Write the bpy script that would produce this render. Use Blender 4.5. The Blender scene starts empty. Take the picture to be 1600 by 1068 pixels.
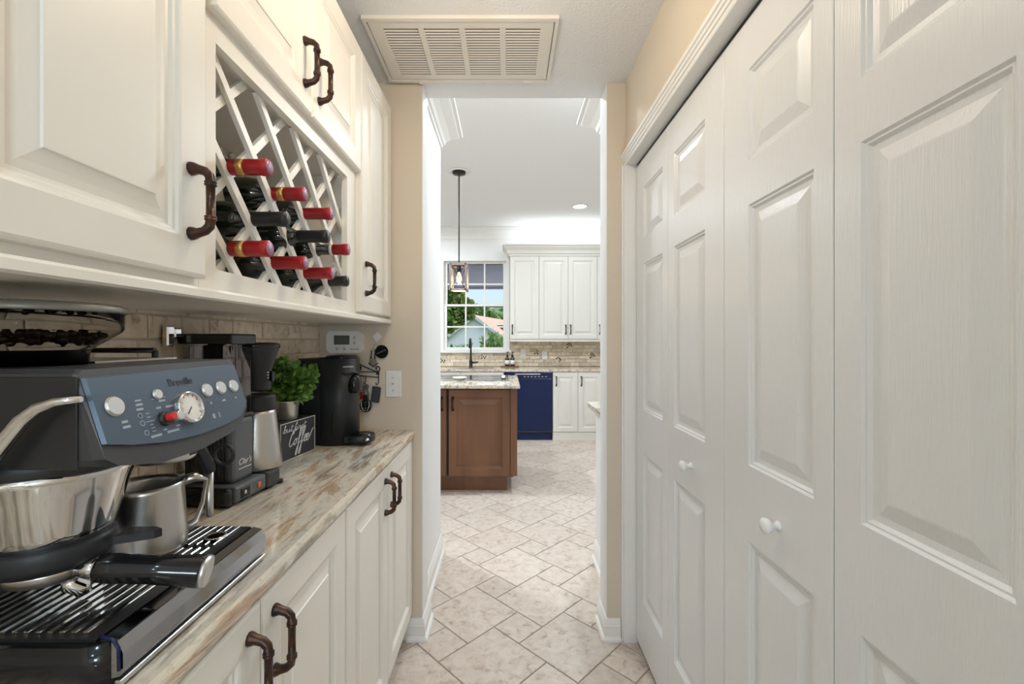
import bpy, bmesh, math, random
from mathutils import Vector, Matrix
random.seed(7)
S = bpy.context.scene
COL = S.collection
PI = math.pi

# ------------------------------------------------------------------ camera, world, sun, exposure
H = 1.28
cd = bpy.data.cameras.new('camera'); cam = bpy.data.objects.new('camera', cd); COL.objects.link(cam)
cam.location = (0, 0, H); cam.rotation_euler = (PI / 2, 0, 0)
cd.sensor_width = 36; cd.lens = 36 * 690 / 1600
cd.shift_x = 7.4 / 1600; cd.shift_y = -3.5 / 1600; cd.clip_start = 0.02; cd.clip_end = 500
S.camera = cam
S.view_settings.view_transform = 'Standard'; S.view_settings.look = 'None'
S.view_settings.exposure = 0.35; S.view_settings.gamma = 1.0; S.view_settings.use_curve_mapping = False
S.cycles.use_denoising = True
S.cycles.max_bounces = 8; S.cycles.diffuse_bounces = 5; S.cycles.glossy_bounces = 4
S.cycles.transmission_bounces = 6; S.cycles.sample_clamp_indirect = 4.0
S.cycles.caustics_reflective = False; S.cycles.caustics_refractive = False

W = bpy.data.worlds.new('sky'); S.world = W; W.use_nodes = True
wn = W.node_tree.nodes; wl = W.node_tree.links
sky = wn.new('ShaderNodeTexSky'); sky.sky_type = 'NISHITA'; sky.sun_disc = False
sky.sun_elevation = math.radians(52); sky.sun_rotation = math.radians(150); sky.air_density = 1.0; sky.dust_density = 2.5
wl.new(sky.outputs[0], wn['Background'].inputs[0]); wn['Background'].inputs[1].default_value = 0.17
sd = bpy.data.lights.new('sun', 'SUN'); sd.energy = 1.9; sd.angle = 0.01; sd.color = (1, .95, .87)
sun = bpy.data.objects.new('sun', sd); COL.objects.link(sun)
sun.rotation_euler = Vector((-.35, -.45, -.82)).to_track_quat('-Z', 'Y').to_euler()

# ------------------------------------------------------------------ materials
MATS = {}
def mat(name, col, rough=.5, metal=0, spec=.5, var=None, bump=None, coat=0, trans=0, ior=1.45, emit=None, alpha=1, aniso=0):
    m = bpy.data.materials.new(name); m.use_nodes = True
    n = m.node_tree.nodes; l = m.node_tree.links; b = n['Principled BSDF']
    b.inputs['Base Color'].default_value = (*col, 1); b.inputs['Roughness'].default_value = rough
    b.inputs['Metallic'].default_value = metal; b.inputs['Specular IOR Level'].default_value = spec
    b.inputs['Coat Weight'].default_value = coat; b.inputs['Transmission Weight'].default_value = trans
    b.inputs['IOR'].default_value = ior; b.inputs['Alpha'].default_value = alpha
    if aniso: b.inputs['Anisotropic'].default_value = aniso
    if emit: b.inputs['Emission Color'].default_value = (*emit[0], 1); b.inputs['Emission Strength'].default_value = emit[1]
    geo = None
    if var or bump: geo = n.new('ShaderNodeNewGeometry')
    if var:
        sc, c2, det = var[0], var[1], (var[2] if len(var) > 2 else 4)
        nz = n.new('ShaderNodeTexNoise'); nz.inputs['Scale'].default_value = sc; nz.inputs['Detail'].default_value = det
        mp = n.new('ShaderNodeMapping'); mp.inputs['Scale'].default_value = var[3] if len(var) > 3 else (1, 1, 1)
        l.new(geo.outputs['Position'], mp.inputs[0]); l.new(mp.outputs[0], nz.inputs['Vector'])
        r = n.new('ShaderNodeValToRGB'); r.color_ramp.elements[0].position = .35; r.color_ramp.elements[1].position = .68
        r.color_ramp.elements[0].color = (*col, 1); r.color_ramp.elements[1].color = (*c2, 1)
        l.new(nz.outputs[0], r.inputs[0]); l.new(r.outputs[0], b.inputs['Base Color'])
    if bump:
        nz = n.new('ShaderNodeTexNoise'); nz.inputs['Scale'].default_value = bump[0]; nz.inputs['Detail'].default_value = 3
        mp = n.new('ShaderNodeMapping'); mp.inputs['Scale'].default_value = bump[2] if len(bump) > 2 else (1, 1, 1)
        l.new(geo.outputs['Position'], mp.inputs[0]); l.new(mp.outputs[0], nz.inputs['Vector'])
        bp = n.new('ShaderNodeBump'); bp.inputs['Strength'].default_value = bump[1]; bp.inputs['Distance'].default_value = .004
        l.new(nz.outputs[0], bp.inputs['Height']); l.new(bp.outputs[0], b.inputs['Normal'])
    MATS[name] = m
    return m

def granite(name):
    m = bpy.data.materials.new(name); m.use_nodes = True
    n = m.node_tree.nodes; l = m.node_tree.links; b = n['Principled BSDF']
    b.inputs['Roughness'].default_value = .10; b.inputs['Specular IOR Level'].default_value = .5
    geo = n.new('ShaderNodeNewGeometry')
    def noise(sc, rot, scale, det, dist, stops):
        mp = n.new('ShaderNodeMapping'); mp.inputs['Rotation'].default_value = (0, 0, math.radians(rot)); mp.inputs['Scale'].default_value = sc
        l.new(geo.outputs['Position'], mp.inputs[0])
        z = n.new('ShaderNodeTexNoise'); z.inputs['Scale'].default_value = scale; z.inputs['Detail'].default_value = det; z.inputs['Distortion'].default_value = dist; z.inputs['Roughness'].default_value = .62
        l.new(mp.outputs[0], z.inputs['Vector'])
        r = n.new('ShaderNodeValToRGB'); cr = r.color_ramp
        cr.elements[0].position = stops[0][0]; cr.elements[0].color = (*stops[0][1], 1)
        cr.elements[1].position = stops[-1][0]; cr.elements[1].color = (*stops[-1][1], 1)
        for p, c in stops[1:-1]: cr.elements.new(p).color = (*c, 1)
        l.new(z.outputs[0], r.inputs[0]); return r.outputs[0]
    base = noise((4, 1.6, 4), -24, 2.2, 6, .5, [(.30, (.47, .47, .43)), (.42, (.60, .57, .50)), (.52, (.70, .63, .52)), (.62, (.66, .58, .47)), (.75, (.56, .54, .49))])
    streak = noise((9, 1.7, 9), -24, 2.4, 9, .7, [(.36, (.34, .31, .28)), (.43, (.72, .66, .60)), (.48, (1, 1, 1)), (.55, (1, 1, 1)), (.60, (.72, .55, .43)), (.66, (.60, .42, .31)), (.72, (1, .96, .9))])
    speck = noise((3, 1, 3), -24, 40, 3, 0, [(.33, (.60, .56, .52)), (.45, (1, 1, 1)), (.8, (1, 1, 1))])
    a = base
    for c, f in ((streak, .85), (speck, .55)):
        mx = n.new('ShaderNodeMix'); mx.data_type = 'RGBA'; mx.blend_type = 'MULTIPLY'; mx.inputs[0].default_value = f
        l.new(a, mx.inputs[6]); l.new(c, mx.inputs[7]); a = mx.outputs[2]
    l.new(a, b.inputs['Base Color'])
    MATS[name] = m

def tile_mat(name, c1, c2, c3, scale, rough, bump, rnd=.12):
    m = bpy.data.materials.new(name); m.use_nodes = True
    n = m.node_tree.nodes; l = m.node_tree.links; b = n['Principled BSDF']
    b.inputs['Roughness'].default_value = rough
    geo = n.new('ShaderNodeNewGeometry'); oi = n.new('ShaderNodeObjectInfo')
    ad = n.new('ShaderNodeVectorMath'); ad.operation = 'MULTIPLY_ADD'; ad.inputs[1].default_value = (1, 1, 1)
    cmb = n.new('ShaderNodeCombineXYZ'); mu = n.new('ShaderNodeMath'); mu.operation = 'MULTIPLY'; mu.inputs[1].default_value = 13.0
    l.new(oi.outputs['Random'], mu.inputs[0])
    for i in range(3): l.new(mu.outputs[0], cmb.inputs[i])
    l.new(geo.outputs['Position'], ad.inputs[0]); l.new(cmb.outputs[0], ad.inputs[2])
    nz = n.new('ShaderNodeTexNoise'); nz.inputs['Scale'].default_value = scale; nz.inputs['Detail'].default_value = 7; nz.inputs['Roughness'].default_value = .65; nz.inputs['Distortion'].default_value = .6
    l.new(ad.outputs[0], nz.inputs['Vector'])
    r = n.new('ShaderNodeValToRGB'); cr = r.color_ramp
    cr.elements[0].position = .30; cr.elements[0].color = (*c3, 1); cr.elements[1].position = .62; cr.elements[1].color = (*c1, 1)
    e = cr.elements.new(.44); e.color = (*c2, 1)
    l.new(nz.outputs[0], r.inputs[0])
    hs = n.new('ShaderNodeHueSaturation'); mr = n.new('ShaderNodeMapRange'); mr.inputs[3].default_value = 1 - rnd; mr.inputs[4].default_value = 1 + rnd
    l.new(oi.outputs['Random'], mr.inputs[0]); l.new(mr.outputs[0], hs.inputs['Value']); l.new(r.outputs[0], hs.inputs['Color']); l.new(hs.outputs[0], b.inputs['Base Color'])
    bp = n.new('ShaderNodeBump'); bp.inputs['Strength'].default_value = bump; bp.inputs['Distance'].default_value = .003
    l.new(nz.outputs[0], bp.inputs['Height']); l.new(bp.outputs[0], b.inputs['Normal'])
    MATS[name] = m

mat('wall_paint', (.67, .585, .475), .75, bump=(230, .14))
mat('wall_white', (.80, .80, .80), .7, bump=(120, .15))
mat('ceiling_tex', (.76, .76, .76), .85, bump=(120, .75))
mat('ceiling_kitchen', (.84, .84, .83), .8)
mat('trim_white', (.82, .81, .78), .4)
mat('door_white', (.785, .79, .80), .27, bump=(60, .22, (6, 6, .35)))
mat('cab_cream', (.82, .785, .715), .38)
mat('cab_kitchen', (.74, .72, .665), .38)
mat('shade_black', (.02, .02, .02), .9)  # near-black: shade inside the closet and door gap put into the colour
mat('grout', (.40, .335, .275), .9)
tile_mat('floor_tile', (.64, .565, .495), (.57, .48, .405), (.35, .27, .21), 24, .38, .3, .06)
tile_mat('travertine', (.80, .70, .58), (.70, .58, .45), (.36, .24, .15), 26, .7, .7, .08)
tile_mat('kitchen_brick', (.78, .69, .55), (.68, .57, .43), (.50, .40, .28), 14, .6, .3, .16)
mat('brick_grout', (.56, .46, .36), .95)
granite('granite')
mat('bronze', (.026, .022, .022), .33, .65, var=(38, (.11, .048, .028), 3))
mat('bronze_dark', (.03, .027, .026), .4, .6)
mat('wood_brown', (.13, .056, .027), .38, var=(5, (.20, .092, .047), 6, (1, 1, .16)))
mat('navy', (.005, .014, .062), .25, spec=.35)
mat('navy_trim', (.05, .06, .09), .3)
mat('steel', (.56, .54, .52), .28, 1.0, bump=(90, .05, (1, 1, .05)))
mat('chrome', (.70, .70, .70), .08, 1.0)
mat('hopper_lid', (.20, .19, .165), .4, .3)
mat('tray_chrome', (.40, .40, .41), .07, 1.0)
mat('symbol_print', (.34, .38, .43), .5)
mat('tree_leaf', (.13, .27, .07), .6, var=(4, (.22, .38, .10)))
mat('tree_sunlit', (.42, .40, .15), .6, var=(3, (.25, .34, .12)))  # yellow sunlit highlights put into the leaf colour
mat('silver_dull', (.62, .62, .62), .32, 1.0)
mat('black_plastic', (.016, .016, .017), .38)
mat('black_gloss', (.01, .01, .011), .12)
mat('panel_blue', (.075, .105, .145), .36, .25)
mat('head_grey', (.050, .050, .053), .38, .2)
mat('tower_grey', (.125, .135, .15), .42, .2)
mat('matte_black', (.018, .019, .021), .45)
mat('white_plastic', (.80, .79, .76), .4)
mat('white_print', (.75, .77, .80), .5)
mat('grey_print', (.03, .035, .045), .5)
mat('dial_face', (.78, .77, .72), .4)
mat('lcd', (.10, .11, .09), .3)
mat('red', (.55, .02, .02), .35)
mat('bottle_red', (.36, .012, .016), .28)
mat('bottle_glass', (.012, .016, .010), .08, coat=.5)
mat('bottle_black', (.02, .02, .02), .35)
mat('gold', (.55, .33, .10), .35, .8)
mat('foil_end', (.36, .20, .30), .4, .3)
mat('label_paper', (.75, .70, .62), .7)
mat('beans', (.09, .032, .012), .4)
mat('smoke_glass', (.80, .77, .73), .03, trans=1, ior=1.12)
mat('tank_blue', (.55, .60, .74), .03, trans=1, ior=1.15)
mat('glass', (1, 1, 1), .0, trans=1.0, ior=1.01)
mat('leaf', (.06, .16, .025), .45, var=(40, (.15, .30, .05)))
mat('leaf_b', (.17, .33, .06), .5, var=(3, (.22, .30, .08)))
mat('leaf_c', (.14, .29, .09), .6, var=(4, (.26, .42, .16)))
mat('leaf_y', (.24, .25, .07), .6, var=(2.5, (.10, .19, .05)))
mat('bark', (.12, .08, .05), .9)
mat('amber', (.05, .016, .006), .1, coat=.5)
mat('slate', (.045, .048, .055), .6)
mat('pink_roof', (.66, .42, .32), .85, var=(2, (.74, .52, .42)))
mat('house_blue', (.74, .82, .90), .8)
mat('house_trim', (.62, .66, .72), .7)
mat('soffit', (.60, .58, .68), .8)
mat('lawn', (.10, .20, .05), .9, var=(1.5, (.16, .27, .08)))
mat('concrete', (.72, .71, .70), .9)
mat('vent_white', (.74, .70, .64), .5)
mat('vent_shade', (.04, .035, .03), .9)
mat('lamp_emit', (1, 1, 1), .5, emit=((.95, .98, 1), 4))
mat('hall_emit', (1, .9, .75), .5, emit=((1, .80, .55), 4))
mat('bulb', (1, .8, .5), .3, emit=((1, .62, .22), 3))
mat('wood_grey', (.22, .17, .15), .7, var=(20, (.32, .26, .23), 5, (1, 1, .2)))
mat('key_brass', (.55, .47, .36), .35, .9)
mat('orange', (.6, .15, .03), .4)
mat('soil', (.05, .03, .02), .9)
mat('galv', (.80, .80, .80), .3, .85)

# ------------------------------------------------------------------ mesh helpers
class MB:
    def __init__(s): s.v = []; s.f = []; s.sm = []
    def add(s, vs, fs, smooth=False):
        o = len(s.v); s.v += [tuple(p) for p in vs]
        for f in fs: s.f.append(tuple(i + o for i in f)); s.sm.append(smooth)
        return s
    def box(s, x0, x1, y0, y1, z0, z1, b=0):
        if b <= 0:
            vs = [(x0, y0, z0), (x1, y0, z0), (x1, y1, z0), (x0, y1, z0), (x0, y0, z1), (x1, y0, z1), (x1, y1, z1), (x0, y1, z1)]
            s.add(vs, [(0, 3, 2, 1), (4, 5, 6, 7), (0, 1, 5, 4), (1, 2, 6, 5), (2, 3, 7, 6), (3, 0, 4, 7)])
        else:
            bm = bmesh.new(); bmesh.ops.create_cube(bm, size=1)
            for v in bm.verts: v.co = Vector(((x0 + x1) / 2 + v.co.x * (x1 - x0), (y0 + y1) / 2 + v.co.y * (y1 - y0), (z0 + z1) / 2 + v.co.z * (z1 - z0)))
            bmesh.ops.bevel(bm, geom=bm.edges[:], offset=b, segments=2 if b > .003 else 1, affect='EDGES', profile=.5)
            bm.verts.index_update()
            s.add([v.co[:] for v in bm.verts], [[v.index for v in f.verts] for f in bm.faces]); bm.free()
        return s
    def prism(s, poly, ax, d0, d1, smooth=False):
        # poly in the other two axes (in order x,y,z without ax), extruded along ax
        def P(a, b, d): return (d, a, b) if ax == 'x' else ((a, d, b) if ax == 'y' else (a, b, d))
        n = len(poly); vs = [P(a, b, d0) for a, b in poly] + [P(a, b, d1) for a, b in poly]
        ar = sum(poly[i][0] * poly[(i + 1) % n][1] - poly[(i + 1) % n][0] * poly[i][1] for i in range(n))
        flip = (ar < 0) ^ (ax == 'y') ^ (d1 < d0)
        fs = [tuple(range(n))[::-1], tuple(range(n, 2 * n))] + [(i, (i + 1) % n, n + (i + 1) % n, n + i) for i in range(n)]
        if flip: fs = [f[::-1] for f in fs]
        o = len(s.f); s.add(vs, fs)
        if smooth:
            for i in range(o + 2, len(s.f)): s.sm[i] = True
        return s
    def lathe(s, prof, c=(0, 0, 0), seg=24, axis='z', sx=1, sy=1, smooth=True, a0=0):
        vs = []; fs = []; n = len(prof)
        for i in range(seg):
            a = a0 + 2 * PI * i / seg
            for r, h in prof:
                p = (r * math.cos(a) * sx, r * math.sin(a) * sy, h)
                if axis == 'x': p = (p[2], p[0], p[1])
                elif axis == 'y': p = (p[1], p[2], p[0])
                vs.append((c[0] + p[0], c[1] + p[1], c[2] + p[2]))
        for i in range(seg):
            j = (i + 1) % seg
            for k in range(n - 1): fs.append((i * n + k, j * n + k, j * n + k + 1, i * n + k + 1))
        s.add(vs, fs, smooth)
        if prof[0][0] > 1e-6: s.add([vs[i * n] for i in range(seg)], [tuple(range(seg))[::-1]])
        if prof[-1][0] > 1e-6: s.add([vs[i * n + n - 1] for i in range(seg)], [tuple(range(seg))])
        return s
    def tube(s, pts, r, seg=10, closed=False, flat=None, cap=True):
        P = [Vector(p) for p in pts]; n = len(P); R = r if isinstance(r, (list, tuple)) else [r] * n
        T = []
        for i in range(n):
            a = P[i - 1] if (i > 0 or closed) else P[i]; b = P[(i + 1) % n] if (i < n - 1 or closed) else P[i]
            T.append((b - a).normalized())
        ref = Vector((0, 0, 1)) if abs(T[0].z) < .9 else Vector((1, 0, 0))
        N = (ref - T[0] * ref.dot(T[0])).normalized(); vs = []
        for i in range(n):
            N = N - T[i] * N.dot(T[i])
            N = N.normalized() if N.length > 1e-6 else T[i].orthogonal().normalized()
            B = T[i].cross(N)
            for k in range(seg):
                a = 2 * PI * k / seg
                q = N * math.cos(a) + B * math.sin(a)
                if flat is not None: q = q - flat * (q.dot(flat) * .75)
                vs.append(P[i] + q * R[i])
        fs = []
        for i in range(n if closed else n - 1):
            j = (i + 1) % n
            for k in range(seg):
                m = (k + 1) % seg
                fs.append((i * seg + k, i * seg + m, j * seg + m, j * seg + k))
        s.add(vs, fs, True)
        if cap and not closed:
            s.add(vs[:seg], [tuple(range(seg))[::-1]]); s.add(vs[-seg:], [tuple(range(seg))])
        return s
    def sweep(s, path, prof):
        n = len(path); m = len(prof); vs = []
        for i in range(n):
            nn = []
            for a, b in ((i - 1, i), (i, i + 1)):
                if a < 0 or b >= n: continue
                d = Vector((path[b][0] - path[a][0], path[b][1] - path[a][1])).normalized(); nn.append(Vector((d.y, -d.x)))
            if len(nn) == 2: q = (nn[0] + nn[1]) / (1 + nn[0].dot(nn[1]))
            else: q = nn[0]
            for o, z in prof: vs.append((path[i][0] + q.x * o, path[i][1] + q.y * o, z))
        fs = [(i * m + k, i * m + (k + 1) % m, (i + 1) * m + (k + 1) % m, (i + 1) * m + k) for i in range(n - 1) for k in range(m)]
        fs += [tuple(range(m))[::-1], tuple(range((n - 1) * m, n * m))]
        s.add(vs, fs); s._recalc = True
        return s
    def sphere(s, c, rx, ry=None, rz=None, seg=12, rings=8):
        ry = ry or rx; rz = rz or rx
        prof = [(math.sin(PI * i / rings), -math.cos(PI * i / rings)) for i in range(rings + 1)]
        prof[0] = (0, -1); prof[-1] = (0, 1); o = len(s.v)
        vs = []; fs = []; n = rings + 1
        for i in range(seg):
            a = 2 * PI * i / seg
            for r, h in prof: vs.append((c[0] + rx * r * math.cos(a), c[1] + ry * r * math.sin(a), c[2] + rz * h))
        for i in range(seg):
            j = (i + 1) % seg
            for k in range(n - 1): fs.append((i * n + k, j * n + k, j * n + k + 1, i * n + k + 1))
        return s.add(vs, fs, True)
    def mesh(s, name, material):
        me = bpy.data.meshes.new(name); me.from_pydata(s.v, [], s.f)
        me.polygons.foreach_set('use_smooth', s.sm)
        if getattr(s, '_recalc', False) or True:
            bm = bmesh.new(); bm.from_mesh(me); bmesh.ops.remove_doubles(bm, verts=bm.verts, dist=1e-6)
            bmesh.ops.recalc_face_normals(bm, faces=bm.faces); bm.to_mesh(me); bm.free()
        if material: me.materials.append(MATS[material])
        return me
    def build(s, name, material, parent=None, **kw):
        return place(name, s.mesh(name, material), parent, **kw)

MW = {}; LOCAL = set()
def place(name, data, parent=None, label=None, cat=None, group=None, kind=None):
    o = bpy.data.objects.new(name, data); COL.objects.link(o)
    if parent is not None:
        o.parent = parent
        if parent.name in MW and parent.name not in LOCAL: o.matrix_parent_inverse = MW[parent.name].inverted()
    tag(o, label, cat, group, kind)
    return o
def tag(o, label=None, cat=None, group=None, kind=None):
    if label: o['label'] = label
    if cat: o['category'] = cat
    if group: o['group'] = group
    if kind: o['kind'] = kind
    return o
def thing(name, loc, label=None, cat=None, rz=0, local=False, group=None, kind=None):
    o = bpy.data.objects.new(name, None); COL.objects.link(o); o.location = loc; o.rotation_euler = (0, 0, rz); o.empty_display_size = .05
    MW[o.name] = Matrix.Translation(Vector(loc)) @ Matrix.Rotation(rz, 4, 'Z')
    if local: LOCAL.add(o.name)
    return tag(o, label, cat, group, kind)
def struct(name, mb, material, parent=None):
    return mb.build(name, material, parent, kind=None if parent else 'structure')
def bx(*a, b=0): return MB().box(*a, b=b)
def text(name, body, size, loc, xdir, ydir, material, parent=None, extrude=.0003, shear=0, align='CENTER'):
    cu = bpy.data.curves.new(name, 'FONT'); cu.body = body; cu.size = size; cu.extrude = extrude; cu.shear = shear
    cu.align_x = align; cu.align_y = 'CENTER'; cu.materials.append(MATS[material])
    tmp = bpy.data.objects.new(name, cu); COL.objects.link(tmp)
    me = bpy.data.meshes.new_from_object(tmp.evaluated_get(bpy.context.evaluated_depsgraph_get())); me.name = name
    bpy.data.objects.remove(tmp); bpy.data.curves.remove(cu)
    o = place(name, me, parent)
    x = Vector(xdir).normalized(); y = Vector(ydir).normalized(); z = x.cross(y)
    m = Matrix((x, y, z)).transposed().to_4x4(); m.translation = Vector(loc)
    o.matrix_basis = m
    return o

# mapping (u along width, v up, n outwards)
def TX(x, sgn): return lambda u, v, n: (x + sgn * n, u, v)      # faces +X (sgn 1) or -X (sgn -1); u = world Y
def TY(y): return lambda u, v, n: (u, y - n, v)                 # faces -Y; u = world X
def perim(u0, u1, v0, v1, ub, vb, n, T):
    p = [(u0, v0)] + [(u, v0) for u in ub] + [(u1, v0)] + [(u1, v) for v in vb] + [(u1, v1)] + [(u, v1) for u in ub[::-1]] + [(u0, v1)] + [(u0, v) for v in vb[::-1]]
    return [T(u, v, n) for u, v in p]
def panel_door(parent, name, T, u0, u1, v0, v1, t, panels, material, rings, edge=.006, panel_name='panel'):
    """door frame with openings plus one raised panel per opening; n=0 is the back"""
    mb = MB()
    ub = sorted({p[0] for p in panels} | {p[1] for p in panels}); vb = sorted({p[2] for p in panels} | {p[3] for p in panels})
    loops = [perim(u0, u1, v0, v1, ub, vb, 0, T), perim(u0, u1, v0, v1, ub, vb, t - edge * .7, T), perim(u0 + edge * .5, u1 - edge * .5, v0 + edge * .5, v1 - edge * .5, ub, vb, t - edge * .25, T), perim(u0 + edge, u1 - edge, v0 + edge, v1 - edge, ub, vb, t, T)]
    m = len(loops[0]); vs = sum(loops, []); fs = []
    for a in range(len(loops) - 1):
        for i in range(m): fs.append((a * m + i, a * m + (i + 1) % m, (a + 1) * m + (i + 1) % m, (a + 1) * m + i))
    mb.add(vs, fs)
    us = [u0 + edge] + ub + [u1 - edge]; vv = [v0 + edge] + vb + [v1 - edge]
    for i in range(len(us) - 1):
        for j in range(len(vv) - 1):
            cu, cv = (us[i] + us[i + 1]) / 2, (vv[j] + vv[j + 1]) / 2
            if any(p[0] < cu < p[1] and p[2] < cv < p[3] for p in panels): continue
            mb.add([T(us[i], vv[j], t), T(us[i + 1], vv[j], t), T(us[i + 1], vv[j + 1], t), T(us[i], vv[j + 1], t)], [(0, 1, 2, 3)])
    mb.add([T(u0, v0, 0), T(u1, v0, 0), T(u1, v1, 0), T(u0, v1, 0)], [(3, 2, 1, 0)])
    o = mb.build(name, material, parent)
    for p in panels:
        q = MB(); vs = []; fs = []
        for ins, d in rings:
            vs += [T(p[0] + ins, p[2] + ins, t + d), T(p[1] - ins, p[2] + ins, t + d), T(p[1] - ins, p[3] - ins, t + d), T(p[0] + ins, p[3] - ins, t + d)]
        k = len(rings)
        for a in range(k - 1):
            for i in range(4): fs.append((a * 4 + i, a * 4 + (i + 1) % 4, (a + 1) * 4 + (i + 1) % 4, (a + 1) * 4 + i))
        fs.append(tuple(range(4 * k - 4, 4 * k)))
        # thin back so the panel is a body of its own
        vs += [T(p[0], p[2], .004), T(p[1], p[2], .004), T(p[1], p[3], .004), T(p[0], p[3], .004)]
        fs.append((4 * k + 3, 4 * k + 2, 4 * k + 1, 4 * k))
        for i in range(4): fs.append((4 * k + i, 4 * k + (i + 1) % 4, (i + 1) % 4, i))
        q.add(vs, fs); q.build(panel_name, material, o)
    return o
CABR = [(0, 0), (.004, -.0015), (.007, -.005), (.011, -.006), (.014, -.010), (.019, -.0105), (.030, -.0085), (.046, -.0035), (.0475, -.0012), (.049, -.001)]
BIFR = [(0, 0), (.004, -.004), (.007, -.004), (.012, -.009), (.016, -.0095), (.022, -.010), (.046, -.002), (.049, -.0015)]
def cab_door(parent, T, u0, u1, v0, v1, material, fr=.058, t=.02, rings=CABR):
    return panel_door(parent, 'door', T, u0, u1, v0, v1, t, [(u0 + fr, u1 - fr, v0 + fr, v1 - fr)], material, rings)
def pull(parent, T, u, v0, v1, n0, material='bronze', proj=.031, s=1.0):
    mb = MB(); L = v1 - v0; pts = []; R = []
    def add(a, n, r): pts.append(T(u, a, n0 + n)); R.append(r * s * 1.15)
    add(v0, 0, .0095); add(v0, .004, .0092); add(v0 + .001, .012, .0066); add(v0 + .004, proj * .72, .0062); add(v0 + .011, proj * .95, .0062)
    for w, r in ((.020, .0060), (.0205, .0076), (.0225, .0076), (.023, .0060), (.0245, .0076), (.0265, .0076), (.027, .0056)): add(v0 + w, proj, r)
    add((v0 + v1) / 2, proj, .0054)
    for w, r in ((.027, .0056), (.0265, .0076), (.0245, .0076), (.023, .0060), (.0225, .0076), (.0205, .0076), (.020, .0060)): add(v1 - w, proj, r)
    add(v1 - .011, proj * .95, .0062); add(v1 - .004, proj * .72, .0062); add(v1 - .001, .012, .0066); add(v1, .004, .0092); add(v1, 0, .0095)
    mb.tube(pts, R, 10)
    o = mb.build('handle', material, parent); o['label'] = 'oil rubbed bronze bar pull'
    return o

# ------------------------------------------------------------------ the shell
XL = -.804; XR = .509; YS = 1.895; ZC = 2.38; ZK = 2.85; YB = 6.24
floor = struct('floor', bx(-2.6, 2.4, -2.7, YB, -.12, -.004), 'grout')
wall_left = struct('wall_left', bx(-.95, XL - .012, -2.7, YS, 0, ZC), 'wall_paint')
wl_top = bx(XL - .012, XL, -2.7, YS, 1.40, ZC).build('upper_wall', 'wall_paint', wall_left)
struct('wall_passage_left', bx(-.95, -.365, YS, 2.02, 0, ZK), 'wall_paint')
struct('wall_kitchen_left_return', bx(-.56, -.402, 2.02, 2.66, 0, ZK), 'wall_white')
struct('wall_passage_right', bx(.428, 1.25, YS, 2.03, 0, ZK), 'wall_paint')
bx(-.365, -.3642, YS + .004, 2.02, 0, ZC).build('jamb_face', 'wall_white', bpy.data.objects['wall_passage_left'])
bx(.4272, .428, YS + .004, 2.03, 0, ZC).build('jamb_face', 'wall_white', bpy.data.objects['wall_passage_right'])
struct('wall_header', bx(-.365, .428, YS + .001, 2.012, ZC, ZK), 'ceiling_tex')
struct('ceiling', bx(-.95, 1.25, -2.7, YS + .001, ZC, ZC + .1), 'ceiling_tex')
wr = struct('wall_right', bx(XR, .64, -2.7, .3465, 0, ZC), 'wall_paint')
bx(XR, .64, .3465, YS, 2.03, ZC).build('lintel', 'wall_paint', wr)
struct('wall_closet_back', bx(1.19, 1.25, -.2, YS, 0, ZC), 'shade_black')
struct('wall_closet_side', bx(.64, 1.19, .2, .30, 0, ZC), 'shade_black')
# room behind the camera with a window
struct('wall_rear', MB().box(-.95, -.5, -2.8, -2.7, 0, ZC).box(.4, XR + .1, -2.8, -2.7, 0, ZC).box(-.5, .4, -2.8, -2.7, 0, .7).box(-.5, .4, -2.8, -2.7, 2.05, ZC), 'wall_paint')
# kitchen shell
struct('ceiling_kitchen', bx(-2.6, 2.4, 2.012, YB, ZK, ZK + .1), 'ceiling_kitchen')
struct('wall_kitchen_left', bx(-2.7, -2.6, 2.0, YB + .1, 0, ZK), 'wall_white')
struct('wall_kitchen_right', bx(2.4, 2.5, 2.0, YB + .1, 0, ZK), 'wall_white')
struct('wall_kitchen_front_left', bx(-2.6, -.95, 1.92, 2.02, 0, ZK), 'wall_white')
struct('wall_kitchen_front_right', bx(1.25, 2.4, 1.92, 2.03, 0, ZK), 'wall_white')
WX0, WX1, WZ0, WZ1 = -.905, -.005, 1.135, 2.40
GX0, GX1, GZ1 = -2.45, -1.25, 2.25
back = MB().box(-2.6, GX0, YB, YB + .12, 0, ZK).box(GX0, GX1, YB, YB + .12, GZ1, ZK).box(GX1, WX0, YB, YB + .12, 0, ZK)
back.box(WX0, WX1, YB, YB + .12, 0, WZ0).box(WX0, WX1, YB, YB + .12, WZ1, ZK).box(WX1, 2.4, YB, YB + .12, 0, ZK)
wall_back = struct('wall_back', back, 'ceiling_kitchen')

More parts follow.
